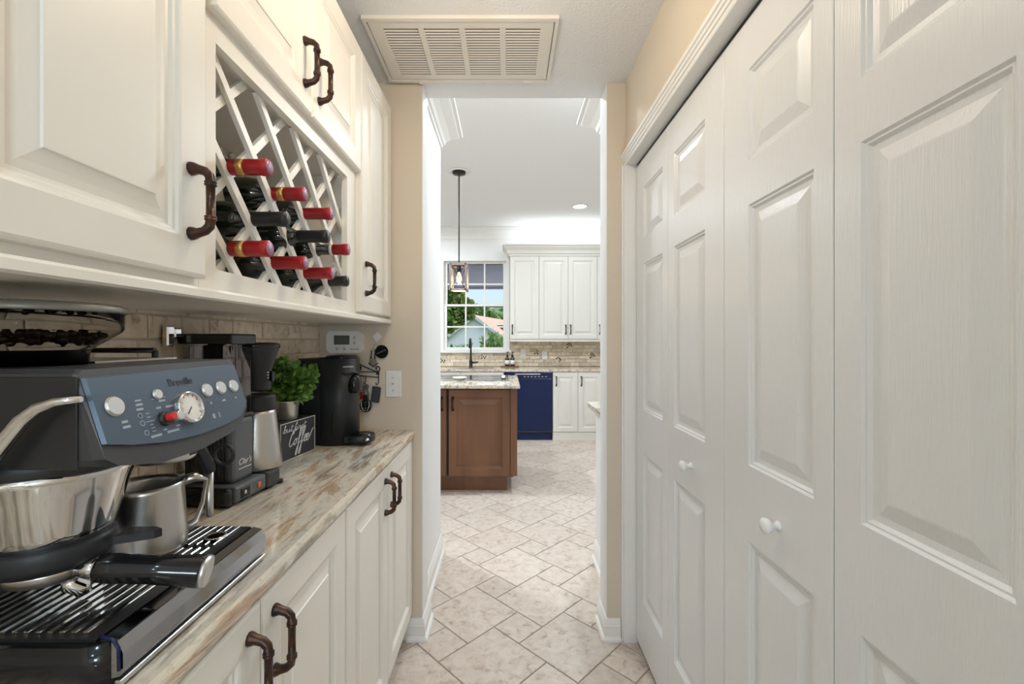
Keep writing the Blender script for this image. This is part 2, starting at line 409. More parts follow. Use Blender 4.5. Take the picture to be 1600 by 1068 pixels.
# floor tiles: large and small squares in a turned pinwheel lattice
A, B, G = .305, .1525, .0028
def tile_mesh(name, s, material, t=.004, bev=.002):
    h = s / 2 - G; k = h - bev
    vs = [(-h, -h, -t), (h, -h, -t), (h, h, -t), (-h, h, -t), (-h, -h, -bev * .6), (h, -h, -bev * .6), (h, h, -bev * .6), (-h, h, -bev * .6), (-k, -k, 0), (k, -k, 0), (k, k, 0), (-k, k, 0)]
    fs = [(i, (i + 1) % 4, 4 + (i + 1) % 4, 4 + i) for i in range(4)] + [(4 + i, 4 + (i + 1) % 4, 8 + (i + 1) % 4, 8 + i) for i in range(4)] + [(8, 9, 10, 11)]
    return MB().add(vs, fs).mesh(name, material)
me_big, me_small = tile_mesh('floor_tile', A, 'floor_tile'), tile_mesh('floor_tile_small', B, 'floor_tile')
r2 = math.sqrt(2); cand = []
for i in range(-40, 60):
    for j in range(-40, 60):
        su = 1.352 + i * B + j * A; sw = 1.283 + i * A - j * B
        for big in (0, 1):
            cu, cw = (su - A / 2, sw + B - A / 2) if big else (su + B / 2, sw + B / 2)
            X, Y = (cu - cw) / r2, (cu + cw) / r2
            hall = -.60 < X < .72 and -.3 < Y < 2.1
            kit = -2.5 < X < 2.3 and 2.1 <= Y < 5.75
            if not (hall or kit): continue
            seen = Y > 1.35 and abs(X / Y) < 1.0 and (Y < 2.05 or -.22 < X / Y < .24) and not (X < -.02 and 3.95 < Y < 5.7)
            cand.append((0 if seen else 1, Y, X, big))
cand.sort()
rest = MB(); nb = {0: 0, 1: 0}
for sn, Y, X, big in cand:
    if sn == 0 and nb[big] < 140:
        nb[big] += 1
        o = place('floor_tile' if big else 'small_floor_tile', me_big if big else me_small, floor)
        o.location = (X, Y, 0); o.rotation_euler = (0, 0, PI / 4)
    else:
        h = (A if big else B) / 2 - G; d = h * r2
        rest.add([(X - d, Y, 0), (X, Y - d, 0), (X + d, Y, 0), (X, Y + d, 0), (X - d, Y, -.004), (X, Y - d, -.004), (X + d, Y, -.004), (X, Y + d, -.004)], [(0, 1, 2, 3), (0, 4, 5, 1), (1, 5, 6, 2), (2, 6, 7, 3), (3, 7, 4, 0)])
rest.build('remaining_floor_tiles', 'floor_tile', floor, kind='stuff')

# baseboards
BASE = [(0, 0), (.028, 0), (.027, .009), (.022, .016), (.015, .019), (.015, .060), (.012, .066), (.012, .070), (.008, .080), (.005, .088), (0, .088)]
struct('baseboard_passage_left', MB().sweep([(-.43, YS), (-.365, YS), (-.365, 2.045)], BASE), 'trim_white')
BASE2 = [(o * .95, z * 1.25) for o, z in BASE]
struct('baseboard_kitchen_left', MB().sweep([(-.402, 2.046), (-.402, 2.66), (-.55, 2.66)], BASE2), 'trim_white')
struct('baseboard_passage_right', MB().sweep([(.428, 2.03), (.428, YS), (.484, YS)], BASE), 'trim_white')
# crown over the left return and over the back window wall
CRN = [(0, 0), (.010, 0), (.012, .014), (.022, .018), (.030, .040), (.055, .066), (.085, .082), (.100, .090), (.104, .104), (.122, .108), (.122, .122), (0, .122)]
struct('trim_crown_left', MB().sweep([(-.402, 2.02), (-.402, 2.66), (-.56, 2.66)], [(o, z + 2.44) for o, z in CRN]), 'trim_white')
CRB = [(o * 1.1, z * 1.45 + 2.6725) for o, z in CRN]
struct('trim_crown_window', MB().sweep([(-2.6, YB), (.055, YB), (.055, YB + .05)], CRB), 'trim_white')

# closet casing, jamb, track
CAS = [(.509, 2.018), (.501, 2.018), (.499, 2.023), (.4985, 2.030), (.495, 2.032), (.4945, 2.042), (.491, 2.044), (.490, 2.052), (.486, 2.055), (.485, 2.066), (.488, 2.070), (.509, 2.070)]
cas = MB().prism(CAS, 'y', .334, YS)
ct = struct('trim_closet_casing', cas, 'trim_white')
MB().box(.487, .509, 1.878, YS, 0, 2.019).box(.494, .509, 1.866, 1.879, 0, 2.019).build('casing_leg', 'trim_white', ct)
MB().box(.487, .512, .334, .352, 0, 2.019).box(.494, .512, .351, .366, 0, 2.019).build('casing_leg', 'trim_white', ct)
MB().box(.500, .64, 1.867, YS, 0, 2.03).build('jamb', 'trim_white', ct)
MB().box(.501, .639, .347, .3645, 0, 2.03).build('jamb', 'trim_white', ct)
MB().box(.500, .64, .364, 1.867, 2.019, 2.031).build('jamb', 'trim_white', ct)
bx(.548, .566, .37, 1.86, 2.008, 2.019).build('track', 'black_plastic', ct)

# bifold closet doors: two pairs of leaves
EDG = [(1.8615, 1.4945, 1.764, 1.5477), (1.4925, 1.1095, 1.4423, 1.2157), (1.1075, .7375, .9968, .7836), (.7355, .369, .6795, .4718)]
VP = [(.23, .826), (.997, 1.584), (1.683, 1.889)]
TD = TX(.578, -1)
for di, (pair, nm) in enumerate((((0, 1), 'door_1'), ((2, 3), 'door_2'))):
    d = thing(nm, (.578, EDG[pair[1]][1], .025), ('far' if di == 0 else 'near') + ' pair of white six panel bifold closet door leaves', None, kind='structure')
    for k in pair:
        ya, yb, pa, pb = EDG[k]
        leaf = panel_door(d, 'leaf', TD, yb, ya, .025, 2.005, .034, [(pb, pa, a, b) for a, b in VP], 'door_white', BIFR, edge=.002)
        if k in (1, 2):
            ky = 1.3037 if k == 1 else .884
            kn = MB().lathe([(0.0001, 0), (.010, 0), (.010, .003), (.006, .006), (.006, .013), (.011, .018), (.0155, .025), (.0150, .031), (.009, .036), (0, .0372)], (0, 0, 0), 18, 'x')
            kn.v = [(.544 - x, y + ky, z + .908) for x, y, z in kn.v]
            kn.build('knob', 'trim_white', leaf)

# ceiling return grille
vt = thing('return_air_grille', (-.16, 1.68, ZC), 'white four-bay louvred return air grille set in the ceiling', 'vent')
vx0, vx1, vy0, vy1 = -.497, .177, 1.497, 1.872
fr = MB()
for (a, b, c, d_) in ((vx0, vx1, vy0, vy0 + .016), (vx0, vx1, vy1 - .016, vy1), (vx0, vx0 + .012, vy0 + .016, vy1 - .016), (vx1 - .012, vx1, vy0 + .016, vy1 - .016)): fr.box(a, b, c, d_, ZC - .012, ZC)
fr.build('frame', 'vent_white', vt)
ix0, ix1, iy0, iy1 = vx0 + .016, vx1 - .016, vy0 + .020, vy1 - .020
bays = []
sf = MB(); w = .044; bw = (ix1 - ix0 - 2 * w - 3 * .020) / 4
sf.box(ix0, ix0 + w, iy0, iy1, ZC - .009, ZC - .002).box(ix1 - w, ix1, iy0, iy1, ZC - .009, ZC - .002).box(ix0 + w, ix1 - w, iy0, iy0 + .030, ZC - .009, ZC - .002).box(ix0 + w, ix1 - w, iy1 - .030, iy1, ZC - .009, ZC - .002)
for i in range(4):
    a = ix0 + w + i * (bw + .020); bays.append(a)
    if i: sf.box(a - .020, a, iy0 + .03, iy1 - .03, ZC - .009, ZC - .002)
sf.build('hinged_face', 'vent_white', vt)
bx(ix0, ix1, iy0, iy1, ZC - .0010, ZC - .0002).build('filter_backing', 'vent_shade', vt)  # near-black sheet: the shade between the slats is in its colour
ns = 19; sp = (iy1 - iy0 - .06) / ns
sl = MB().prism([(0, -.0046), (sp * .50, -.0068), (sp * .54, -.0062), (sp * .04, -.0040)], 'x', 0, bw).mesh('slat', 'vent_white')
for a in bays:
    for k in range(ns):
        o = place('slat', sl, vt); o.location = (a, iy0 + .03 + k * sp, ZC)
for x in (-.35, .09): bx(x - .022, x + .022, vy1 - .010, vy1 + .004, ZC - .016, ZC - .012).build('latch', 'vent_white', vt)

# ------------------------------------------------------------------ hall lights and kitchen lights, most of them added out of view
def area(name, loc, size, power, col, rot=(0, 0, 0), shape='DISK', sy=None):
    d = bpy.data.lights.new(name, 'AREA'); d.shape = shape; d.size = size; d.energy = power; d.color = col
    if sy: d.size_y = sy
    o = bpy.data.objects.new(name, d); COL.objects.link(o); o.location = loc; o.rotation_euler = rot
    return o
def can_light(x, y, z, power, col, lab, em='lamp_emit', r=.075):
    t = thing('recessed_light', (x, y, z), lab, 'ceiling light', group='recessed ceiling lights')
    MB().lathe([(r + .022, 0), (r + .020, -.006), (r + .004, -.008), (r, -.004), (r, 0)], (x, y, z), 28).build('trim_ring', 'trim_white', t)
    MB().lathe([(0.0001, -.003), (r, -.003), (r, -.0005), (.0001, -.0005)], (x, y, z), 28).build('lens', em, t)
    a = area('recessed_light_lamp', (x, y, z - .012), 2 * r, power, col); a.parent = t; a.matrix_parent_inverse = MW[t.name].inverted()
KC = (.84, .93, 1)
can_light(.854, 5.196, ZK, 5, KC, 'round recessed light glowing in the kitchen ceiling beyond the opening')
can_light(.854, 3.4, ZK, 24, KC, 'added recessed kitchen light above the right hand counter, out of view')  # this and the next two are added, unseen kitchen lamps
can_light(-1.3, 3.4, ZK, 34, KC, 'added recessed kitchen light left of the island, out of view')
can_light(-1.3, 5.196, ZK, 20, KC, 'added recessed kitchen light near the patio door, out of view')
can_light(.03, 2.70, ZK, 9, KC, 'added recessed kitchen light just beyond the opening header, out of view')  # added out of sight to light the hall floor through the opening
gl = thing('globe_ceiling_lamp', (-.05, 1.03, ZC), 'warm globe ceiling lamp in the hall before the return air grille, out of view', 'ceiling light')  # unseen hall lamp; globe form added so it lights the ceiling too
MB().lathe([(.0001, 2.38), (.06, 2.38), (.058, 2.365), (.012, 2.36), (.012, 2.29), (.03, 2.288), (.03, 2.268)], (-.05, 1.03, 0), 24).build('lamp_mount', 'bronze_dark', gl)
MB().sphere((-.05, 1.03, 2.215), .058, seg=24, rings=14).build('glass_globe', 'hall_emit', gl)
gp = bpy.data.lights.new('globe_light', 'POINT'); gp.energy = 17; gp.color = (1, .86, .68); gp.shadow_soft_size = .075
go = bpy.data.objects.new('globe_light', gp); COL.objects.link(go); go.parent = gl; go.location = (0, 0, 2.215 - ZC)
can_light(-.10, -.6, ZC, 4, (.72, .87, 1), 'added neutral recessed fill light behind the viewpoint', 'lamp_emit', .06)  # this and the next are fill lights added behind the camera
can_light(-.10, -2.0, ZC, 8, (.72, .87, 1), 'second added neutral recessed fill light far behind the viewpoint', 'lamp_emit', .06)

fl = thing('added_floor_lamp', (.26, -1.55, 0), 'added fill lamp with white globe standing unseen behind the viewpoint', 'floor lamp')  # unseen lamp added to fill the backsplash, doors and machine fronts
MB().lathe([(.0001, .0), (.13, 0), (.13, .012), (.02, .022), (.010, .03), (.010, 1.20), (.03, 1.215)], (.26, -1.55, 0), 28).build('stand', 'bronze_dark', fl)
MB().sphere((.26, -1.55, 1.31), .10, seg=24, rings=14).build('globe_shade', 'lamp_emit', fl)
fp = bpy.data.lights.new('added_floor_light', 'POINT'); fp.energy = 95; fp.color = (.63, .82, 1); fp.shadow_soft_size = .125
fo = bpy.data.objects.new('added_floor_light', fp); COL.objects.link(fo); fo.parent = fl; fo.location = (0, 0, 1.31)

# ------------------------------------------------------------------ left wall: backsplash tiles
random.seed(11)
RH = .0555; z = 1.347 + .022
row = 0
sizes = {}
def brick_mesh(wd, ht, material, T=.012, nm='backsplash_tile'):
    key = (round(wd, 3), round(ht, 3), material)
    if key not in sizes:
        g = .0018; b = .0025
        x0, x1, z0, z1 = g, wd - g, g, ht - g
        vs = [(x0, 0, z0), (x1, 0, z0), (x1, 0, z1), (x0, 0, z1), (x0, -T + b, z0), (x1, -T + b, z0), (x1, -T + b, z1), (x0, -T + b, z1), (x0 + b, -T, z0 + b), (x1 - b, -T, z0 + b), (x1 - b, -T, z1 - b), (x0 + b, -T, z1 - b)]
        fs = [(i, (i + 1) % 4, 4 + (i + 1) % 4, 4 + i) for i in range(4)] + [(4 + i, 4 + (i + 1) % 4, 8 + (i + 1) % 4, 8 + i) for i in range(4)] + [(8, 9, 10, 11)]
        sizes[key] = MB().add(vs, fs).mesh(nm, material)
    return sizes[key]
bx(XL - .012, XL - .0035, -.2, YS, .893, 1.40).build('backsplash_grout', 'brick_grout', wall_left)
zr = .8935
while zr < 1.345:
    y = -.10 - random.choice((0, .03, .06))
    while y < YS - .02:
        wd = random.choice((.052, .102, .102, .152, .152))
        if y + wd > YS - .03: wd = YS - .001 - y
        o = place('backsplash_tile', brick_mesh(wd, RH, 'travertine'), wall_left)
        o.rotation_euler = (0, 0, PI / 2); o.location = (XL - .0115 + random.uniform(-.001, .0008), y, zr)
        y += wd
    zr += RH

# ------------------------------------------------------------------ counter on the left
cp = [(-.80, .8625), (-.402, .8625), (-.397, .866), (-.395, .872), (-.395, .884), (-.398, .890), (-.404, .8925), (-.80, .8925)]
MB().prism(cp, 'y', -.6, YS - .0005).build('countertop', 'granite', None, label='brown veined granite counter slab under the coffee machines', cat='countertop')

# base cabinets
TB = TX(-.424, 1)
def base_cab(y0, ym, y1, lab, doors):
    c = thing('base_cabinet', (-.6, (y0 + y1) / 2, 0), lab, 'cabinet', group='cream base cabinets under the granite')
    body = MB().box(-.80, -.424, y0, y1, .11, .8622); body.build('body', 'cab_cream', c)
    bx(-.80, -.50, y0, y1, 0, .11).build('toe_kick', 'cab_cream', c)
    for k, (a, b) in enumerate(((y0 + .002, ym - .0015), (ym + .0015, y1 - .002))):
        dr = cab_door(c, TB, a, b, .116, .853, 'cab_cream')
        pull(dr, TB, (b - .036) if k == 0 else (a + .036), .708, .812, .0195)
base_cab(1.113, 1.498, 1.882, 'cream double door base cabinet beside the beige end wall', 2)
base_cab(.345, .7285, 1.109, 'cream double door base cabinet in the foreground below the espresso machine', 2)
base_cab(-.42, -.04, .341, 'cream base cabinet nearest the viewpoint, mostly out of frame', 2)
bx(-.80, -.424, 1.883, YS - .0005, 0, .862).build('filler_strip', 'cab_cream', None, label='narrow cream filler strip between base cabinet and end wall', cat='filler')

# upper cabinets
XF = -.514
TU = TX(XF, 1)
def upper_body(c, y0, y1, z0, z1):
    MB().box(-.803, XF, y0, y1, z0, z1).build('body', 'cab_cream', c)
ca = thing('wall_cabinet', (-.66, .55, 1.347), 'large cream wall cabinet in the upper left foreground', 'cabinet', group='cream wall cabinets')
upper_body(ca, .30, .7345, 1.3655, 2.28)
dr = cab_door(ca, TU, .366, .728, 1.380, 2.265, 'cab_cream'); pull(dr, TU, .690, 1.446, 1.547, .0195)
cc = thing('wall_cabinet', (-.66, 1.69, 1.347), 'narrow cream wall cabinet above the pod machine, beside the end wall', 'cabinet', group='cream wall cabinets')
upper_body(cc, 1.4955, 1.888, 1.3655, 2.28)
dr = cab_door(cc, TU, 1.501, 1.884, 1.376, 2.265, 'cab_cream'); pull(dr, TU, 1.543, 1.442, 1.544, .0195)
cb = thing('wine_cabinet', (-.66, 1.11, 1.347), 'cream wall cabinet with open diagonal lattice wine rack and double doors', 'cabinet')
oy0, oy1, oz0, oz1 = .7785, 1.417, 1.404, 1.803
MB().box(XF - .018, XF, .7355, oy0, 1.3655, 2.28).box(XF - .018, XF, oy1, 1.4945, 1.3655, 2.28).box(XF - .018, XF, oy0, oy1, 1.3655, oz0).box(XF - .018, XF, oy0, oy1, oz1, 2.28).build('face_frame', 'cab_cream', cb)
MB().box(-.803, XF - .018, .7355, .752, 1.3655, 2.28).box(-.803, XF - .018, 1.44, 1.4945, 1.3655, 2.28).box(-.803, -.797, .752, 1.44, 1.3655, 2.28).box(-.797, XF - .018, .752, 1.44, 1.3655, 1.3975).box(-.797, XF - .018, .752, 1.44, 1.812, 1.828).box(-.797, XF - .018, .752, 1.44, 2.262, 2.28).build('body', 'cab_cream', cb)
for k, (a, b) in enumerate(((.7465, 1.1195), (1.1225, 1.4945))):
    dr = cab_door(cb, TU, a, b, 1.846, 2.265, 'cab_cream'); pull(dr, TU, b - .043 if k == 0 else a + .036, 1.905, 2.008, .0195)
# lattice: slats at 45 degrees, clipped to the opening
c0, d0, st = 2.441, .737, .157
def lattice(xf, th, nm, sgn, y0, y1, z0, z1):
    hw = .0085
    for k in range(-8, 9):
        if sgn > 0: off = c0 + k * st      # y + z = off
        else: off = d0 + k * st            # z - y = off
        pts = []
        for yy in (y0, y1):
            zz = off - yy if sgn > 0 else off + yy
            if z0 <= zz <= z1: pts.append((yy, zz))
        for zz in (z0, z1):
            yy = off - zz if sgn > 0 else zz - off
            if y0 < yy < y1: pts.append((yy, zz))
        pts = sorted(set((round(a, 5), round(b, 5)) for a, b in pts))
        if len(pts) < 2: continue
        (ya, za), (yb, zb) = pts[0], pts[-1]
        if math.hypot(yb - ya, zb - za) < .03: continue
        q = hw * .7071
        dv = (q, q) if sgn > 0 else (-q, q)
        poly = [(ya - dv[0], za - dv[1]), (yb - dv[0], zb - dv[1]), (yb + dv[0], zb + dv[1]), (ya + dv[0], za + dv[1])]
        MB().prism(poly, 'x', xf - th, xf).build(nm, 'cab_cream', cb)
lattice(XF - .0185, .010, 'lattice_slat', 1, .7795, 1.4385, 1.398, 1.811)
lattice(XF - .0290, .010, 'lattice_slat', -1, .7795, 1.4385, 1.398, 1.811)
lattice(-.783, .006, 'rear_lattice_slat', 1, .7535, 1.4385, 1.398, 1.811)
lattice(-.790, .006, 'rear_lattice_slat', -1, .7535, 1.4385, 1.398, 1.811)
# light rail under all the wall cabinets
rail = [(-.803, 1.347), (-.499, 1.347), (-.494, 1.350), (-.494, 1.361), (-.497, 1.3652), (-.803, 1.3652)]
MB().prism(rail, 'y', .29, 1.882).build('light_rail', 'cab_cream', None, label='long cream light rail board running beneath the wall cabinets', cat='moulding')

# wine bottles
def bottle(y, z, xt, style, lab):
    L = .30
    t = thing('wine_bottle', (xt - .15, y, z), lab, 'bottle', group='wine bottles in the lattice rack')
    P = lambda pr: [(r, xt - d) for r, d in pr]
    prof = [(.0001, L), (.034, L), (.0375, L - .004), (.0375, .125), (.033, .105), (.020, .088), (.0150, .078), (.0138, .006), (.0001, .006)]
    MB().lathe(P(prof), (0, y, z), 20, 'x').build('glass_body', 'bottle_glass', t)
    cm = {'r': 'bottle_red', 'rg': 'bottle_red', 'k': 'bottle_black', 'rs': 'bottle_red'}[style]
    MB().lathe(P([(.0152, .074 if style != 'rs' else .045), (.0152, .017), (.0162, .016), (.0162, .003), (.0150, .0012), (.0001, .0012)]), (0, y, z), 20, 'x').build('capsule', cm, t)
    MB().lathe(P([(.0128, .0013), (.0126, .0), (.0001, .0)]), (0, y, z), 18, 'x').build('capsule_top', 'foil_end' if style != 'k' else 'bottle_black', t)
    if style == 'rg': MB().lathe(P([(.0155, .060), (.0155, .046)]), (0, y, z), 20, 'x').build('gold_band', 'gold', t)
    if style == 'rs': MB().lathe(P([(.0154, .052), (.0154, .044)]), (0, y, z), 20, 'x').build('white_band', 'label_paper', t)
    MB().lathe(P([(.0379, .255), (.0379, .165)]), (0, y, z), 20, 'x').build('paper_label', 'label_paper', t)
zb1, zb2, zb3 = 1.6125, 1.534, 1.4555
bottle(.852, zb1, -.458, 'rg', 'top row wine bottle with gold banded red capsule, nearest the viewer')
bottle(1.009, zb1, -.461, 'rg', 'top row wine bottle with gold banded red capsule, second along')
bottle(1.166, zb1, -.463, 'r', 'top row wine bottle with plain red capsule, third along')
bottle(.9305, zb2, -.462, 'k', 'middle row wine bottle with black capsule, nearest the viewer')
bottle(1.0875, zb2, -.440, 'k', 'middle row wine bottle with black capsule, second along')
bottle(1.2445, zb2, -.446, 'rs', 'middle row wine bottle with short red capsule, farthest along')
bottle(.852, zb3, -.457, 'rg', 'bottom row wine bottle with gold banded red capsule, nearest the viewer')
bottle(1.009, zb3, -.459, 'r', 'bottom row wine bottle with plain red capsule, second along')
bottle(1.166, zb3, -.460, 'r', 'bottom row wine bottle with plain red capsule, third along')
bottle(1.323, zb3, -.477, 'k', 'bottom row wine bottle with black capsule, farthest along')

# ------------------------------------------------------------------ espresso machine
ZT = .8925
em = thing('espresso_machine', (-.60, .62, ZT), 'large dark grey espresso machine with slanted button panel and pressure gauge in the foreground', 'coffee machine')
def pf(zz): return -.46 + (1.238 - zz) * .32          # front of the head leans
outl = [(.476, 1.150), (.490, 1.139), (.545, 1.127), (.62, 1.126), (.70, 1.136), (.730, 1.150), (.7485, 1.170), (.7490, 1.208), (.7475, 1.244), (.735, 1.248), (.482, 1.248), (.476, 1.243)]
def front_solid(out, x_back, lift, name, material, parent, chin=0):
    n = len(out); mb = MB(); cy = sum(p[0] for p in out) / n; cz = sum(p[1] for p in out) / n
    def ring(sc, xo): return [(pf(zz) + xo, cy + (yy - cy) * sc, cz + (zz - cz) * sc) for yy, zz in out]
    vs = [(x_back, yy, zz) for yy, zz in out] + [(pf(zz) + lift - .004 - (chin * max(0, 1.165 - zz)), yy, zz) for yy, zz in out] + ring(.985, lift)
    fs = [tuple(range(n))[::-1], tuple(range(2 * n, 3 * n))]
    for a in range(2): fs += [(a * n + i, a * n + (i + 1) % n, (a + 1) * n + (i + 1) % n, (a + 1) * n + i) for i in range(n)]
    mb.add(vs, fs)
    return mb.build(name, material, parent)
front_solid(outl, -.765, -.0035, 'head_housing', 'head_grey', em, chin=.5)
pout = [(.4795, 1.166), (.510, 1.158), (.560, 1.150), (.62, 1.147), (.68, 1.150), (.720, 1.156), (.7452, 1.173), (.7455, 1.206), (.7445, 1.2385), (.4795, 1.2385)]
cpn = front_solid(pout, -.500, .0005, 'control_panel', 'panel_blue', em)
nrm = Vector((1, 0, .32)).normalized()
yv = Vector((0, 1, 0)); zv = Vector((-.32, 0, 1)).normalized()
def on(y, zz, o=.001): return Vector((pf(zz), y, zz)) + nrm * o
def disc(y, zz, r, name, material, prof, parent=cpn, seg=24):
    mb = MB(); vs = []; n = len(prof); c = on(y, zz, 0)
    for i in range(seg):
        a = 2 * PI * i / seg
        for rr, h in prof: vs.append(c + yv * (math.cos(a) * rr * r) + zv * (math.sin(a) * rr * r) + nrm * h)
    fs = [(i * n + k, ((i + 1) % seg) * n + k, ((i + 1) % seg) * n + k + 1, i * n + k + 1) for i in range(seg) for k in range(n - 1)]
    mb.add(vs, fs, True); mb.add([vs[i * n + n - 1] for i in range(seg)], [tuple(range(seg))])
    return mb.build(name, material, parent)
BT = [(1.10, .0004), (1.10, .0010), (1.0, .0010), (1.0, .0026), (.94, .0034)]
# button centres on the leaning panel, metres (Y, Z)
BTN = {'big': (.5043, 1.2038), 'small': (.568, 1.2096), 'gauge': (.6117, 1.1854), 'b1': (.6598, 1.2044), 'b2': (.6918, 1.2048), 'b3': (.7231, 1.2044), 'dial': (.5672, 1.1785), 'knob': (.5819, 1.1777)}
disc(*BTN['big'], .0108, 'button', 'silver_dull', BT)
disc(*BTN['small'], .0062, 'button', 'silver_dull', BT)
for k in ('b1', 'b2', 'b3'): disc(*BTN[k], .0094, 'button', 'silver_dull', BT)
ga = disc(*BTN['gauge'], .0225, 'pressure_gauge', 'chrome', [(1.03, .0002), (1.0, .006), (.92, .009), (.86, .008), (.84, .004)])
disc(*BTN['gauge'], .0190, 'gauge_dial', 'dial_face', [(1, .003), (1, .0055)], parent=ga)
gy, gz = BTN['gauge']
nd = MB(); p0 = on(gy, gz, .0062); p1 = on(gy - .009, gz - .008, .0062); nd.tube([p0, p1], .0006, 6); nd.build('needle', 'grey_print', ga)
mk = MB()
for i in range(9):
    a = math.radians(210 - 30 * i); mk.tube([on(gy + .015 * math.cos(a), gz + .015 * math.sin(a), .0058), on(gy + .0185 * math.cos(a), gz + .0185 * math.sin(a), .0058)], .0004, 5)
mk.build('dial_marks', 'red', ga)
disc(*BTN['dial'], .0078, 'dial_collar', 'black_plastic', [(1.25, .0003), (1.2, .004), (1, .006)])
rd = disc(*BTN['dial'], .0052, 'selector_dial', 'red', [(1, .004), (1, .013), (.9, .0145)])
disc(*BTN['knob'], .0066, 'selector_knob', 'silver_dull', [(1, .0003), (1, .010), (.85, .012)])
text('brand_lettering', 'Breville', .015, on(.6136, 1.2215, .0006), yv, zv, 'grey_print', cpn)
pr = MB()
def dash(y, zz, w, h): 
    c = on(y, zz, .0007); a = yv * (w / 2); b = zv * (h / 2)
    pr.add([c - a - b, c + a - b, c + a + b, c - a + b, c - a - b - nrm * .0004, c + a - b - nrm * .0004, c + a + b - nrm * .0004, c - a + b - nrm * .0004], [(0, 1, 2, 3), (0, 4, 5, 1), (1, 5, 6, 2), (2, 6, 7, 3), (3, 7, 4, 0)])
for y, zz, w, h in ((.5115, 1.179, .010, .0030), (.5110, 1.185, .008, .0030), (.537, 1.206, .009, .002), (.537, 1.201, .010, .0028), (.536, 1.1955, .010, .0028), (.545, 1.189, .005, .001), (.545, 1.1845, .005, .001), (.5455, 1.1795, .014, .0008), (.546, 1.175, .005, .001), (.5465, 1.171, .006, .001), (.5465, 1.167, .006, .001), (.548, 1.161, .017, .0030), (.5725, 1.2010, .011, .0026), (.559, 1.2045, .004, .001), (.578, 1.205, .004, .001), (.5635, 1.1930, .008, .0026), (.5815, 1.1925, .012, .0026), (.5755, 1.1615, .020, .0030), (.5635, 1.1655, .005, .002), (.586, 1.1665, .006, .002), (.660, 1.1855, .004, .003), (.690, 1.1855, .008, .003), (.720, 1.1860, .004, .003), (.6575, 1.1665, .005, .007), (.670, 1.1665, .002, .008)): dash(y, zz, w, h)
for y, zz in ((.5335, 1.188), (.5335, 1.179), (.535, 1.167)):
    pr.tube([on(y + .003 * math.cos(a), zz + .003 * math.sin(a), .0006) for a in [2 * PI * i / 10 for i in range(10)]], .0005, 5, closed=True)
pr.build('printed_symbols', 'symbol_print', cpn, kind='stuff')
bx(-.762, -.462, .4735, .4765, 1.140, 1.240, b=.001).build('side_panel', 'black_plastic', em)
# lower body, back panel, side column
MB().box(-.765, -.66, .480, .762, ZT + .045, 1.135, b=.006).build('rear_column', 'head_grey', em)
bx(-.661, -.656, .50, .758, ZT + .056, 1.13).build('splash_plate', 'silver_dull', em)
# drip tray
def stadium(x0, x1, y0, y1, r0, r1, n=8):
    pts = []
    for (cx_, cy_, a0_, r) in ((x1 - r1, y0 + r1, -90, r1), (x1 - r1, y1 - r1, 0, r1), (x0 + r0, y1 - r0, 90, r0), (x0 + r0, y0 + r0, 180, r0)):
        for i in range(n + 1):
            a = math.radians(a0_ + 90 * i / n); pts.append((cx_ + r * math.cos(a), cy_ + r * math.sin(a)))
    return pts
dt = MB().prism(stadium(-.765, -.433, .477, .786, .02, .032), 'z', ZT + .004, ZT + .054, True)
dty = dt.build('drip_tray', 'black_gloss', em)
MB().prism([(-.4395, ZT + .012), (-.430, ZT + .014), (-.4262, ZT + .022), (-.4265, ZT + .040), (-.4325, ZT + .0535), (-.448, ZT + .0575), (-.452, ZT + .0545)], 'y', .490, .780).build('chrome_front', 'tray_chrome', dty)
bx(-.4345, -.4275, .488, .780, ZT + .0035, ZT + .0105, b=.001).build('lower_strip', 'silver_dull', dty)
MB().prism([(-.655, ZT + .054), (-.455, ZT + .054), (-.452, ZT + .0575), (-.655, ZT + .0575)], 'y', .487, .781).build('grill_plate', 'black_plastic', dty)
sm = MB().box(0, .0062, 0, 1, 0, .0035, b=.0008).mesh('grill_slat', 'chrome')
for k in range(14):
    x = -.648 + k * .0133
    for (a, b) in ((.494, .610), (.622, .695), (.706, .775)):
        o = place('grill_slat', sm, dty); o.location = (x, a, ZT + .0575); o.scale = (1, b - a, 1)
    if False: pass
MB().lathe([(.0165, 0), (.0165, .0015), (.013, .0022), (.012, .001)], (-.485, .735, ZT + .061), 20).build('float_ring', 'chrome', dty)
MB().tube([(-.452, .489, ZT + .0592), (-.437, .4885, ZT + .0565), (-.4295, .488, ZT + .047), (-.4290, .488, ZT + .022)], .0018, 8).build('blue_edge_reflection', 'navy', dty)  # blue reflection on the chrome edge, modelled as a coloured line
# cup rail on top
rl = MB()
rl.tube([(-.755, .60, 1.262), (-.755, .752, 1.262), (-.60, .752, 1.262)], .0045, 8)
rl.tube([(-.755, .60, 1.247), (-.755, .60, 1.262)], .0045, 8).tube([(-.60, .752, 1.247), (-.60, .752, 1.262)], .0045, 8)
rl.build('cup_rail', 'black_gloss', em)
bx(-.752, -.56, .60, .748, 1.2475, 1.2505).build('cup_warmer', 'steel', em)
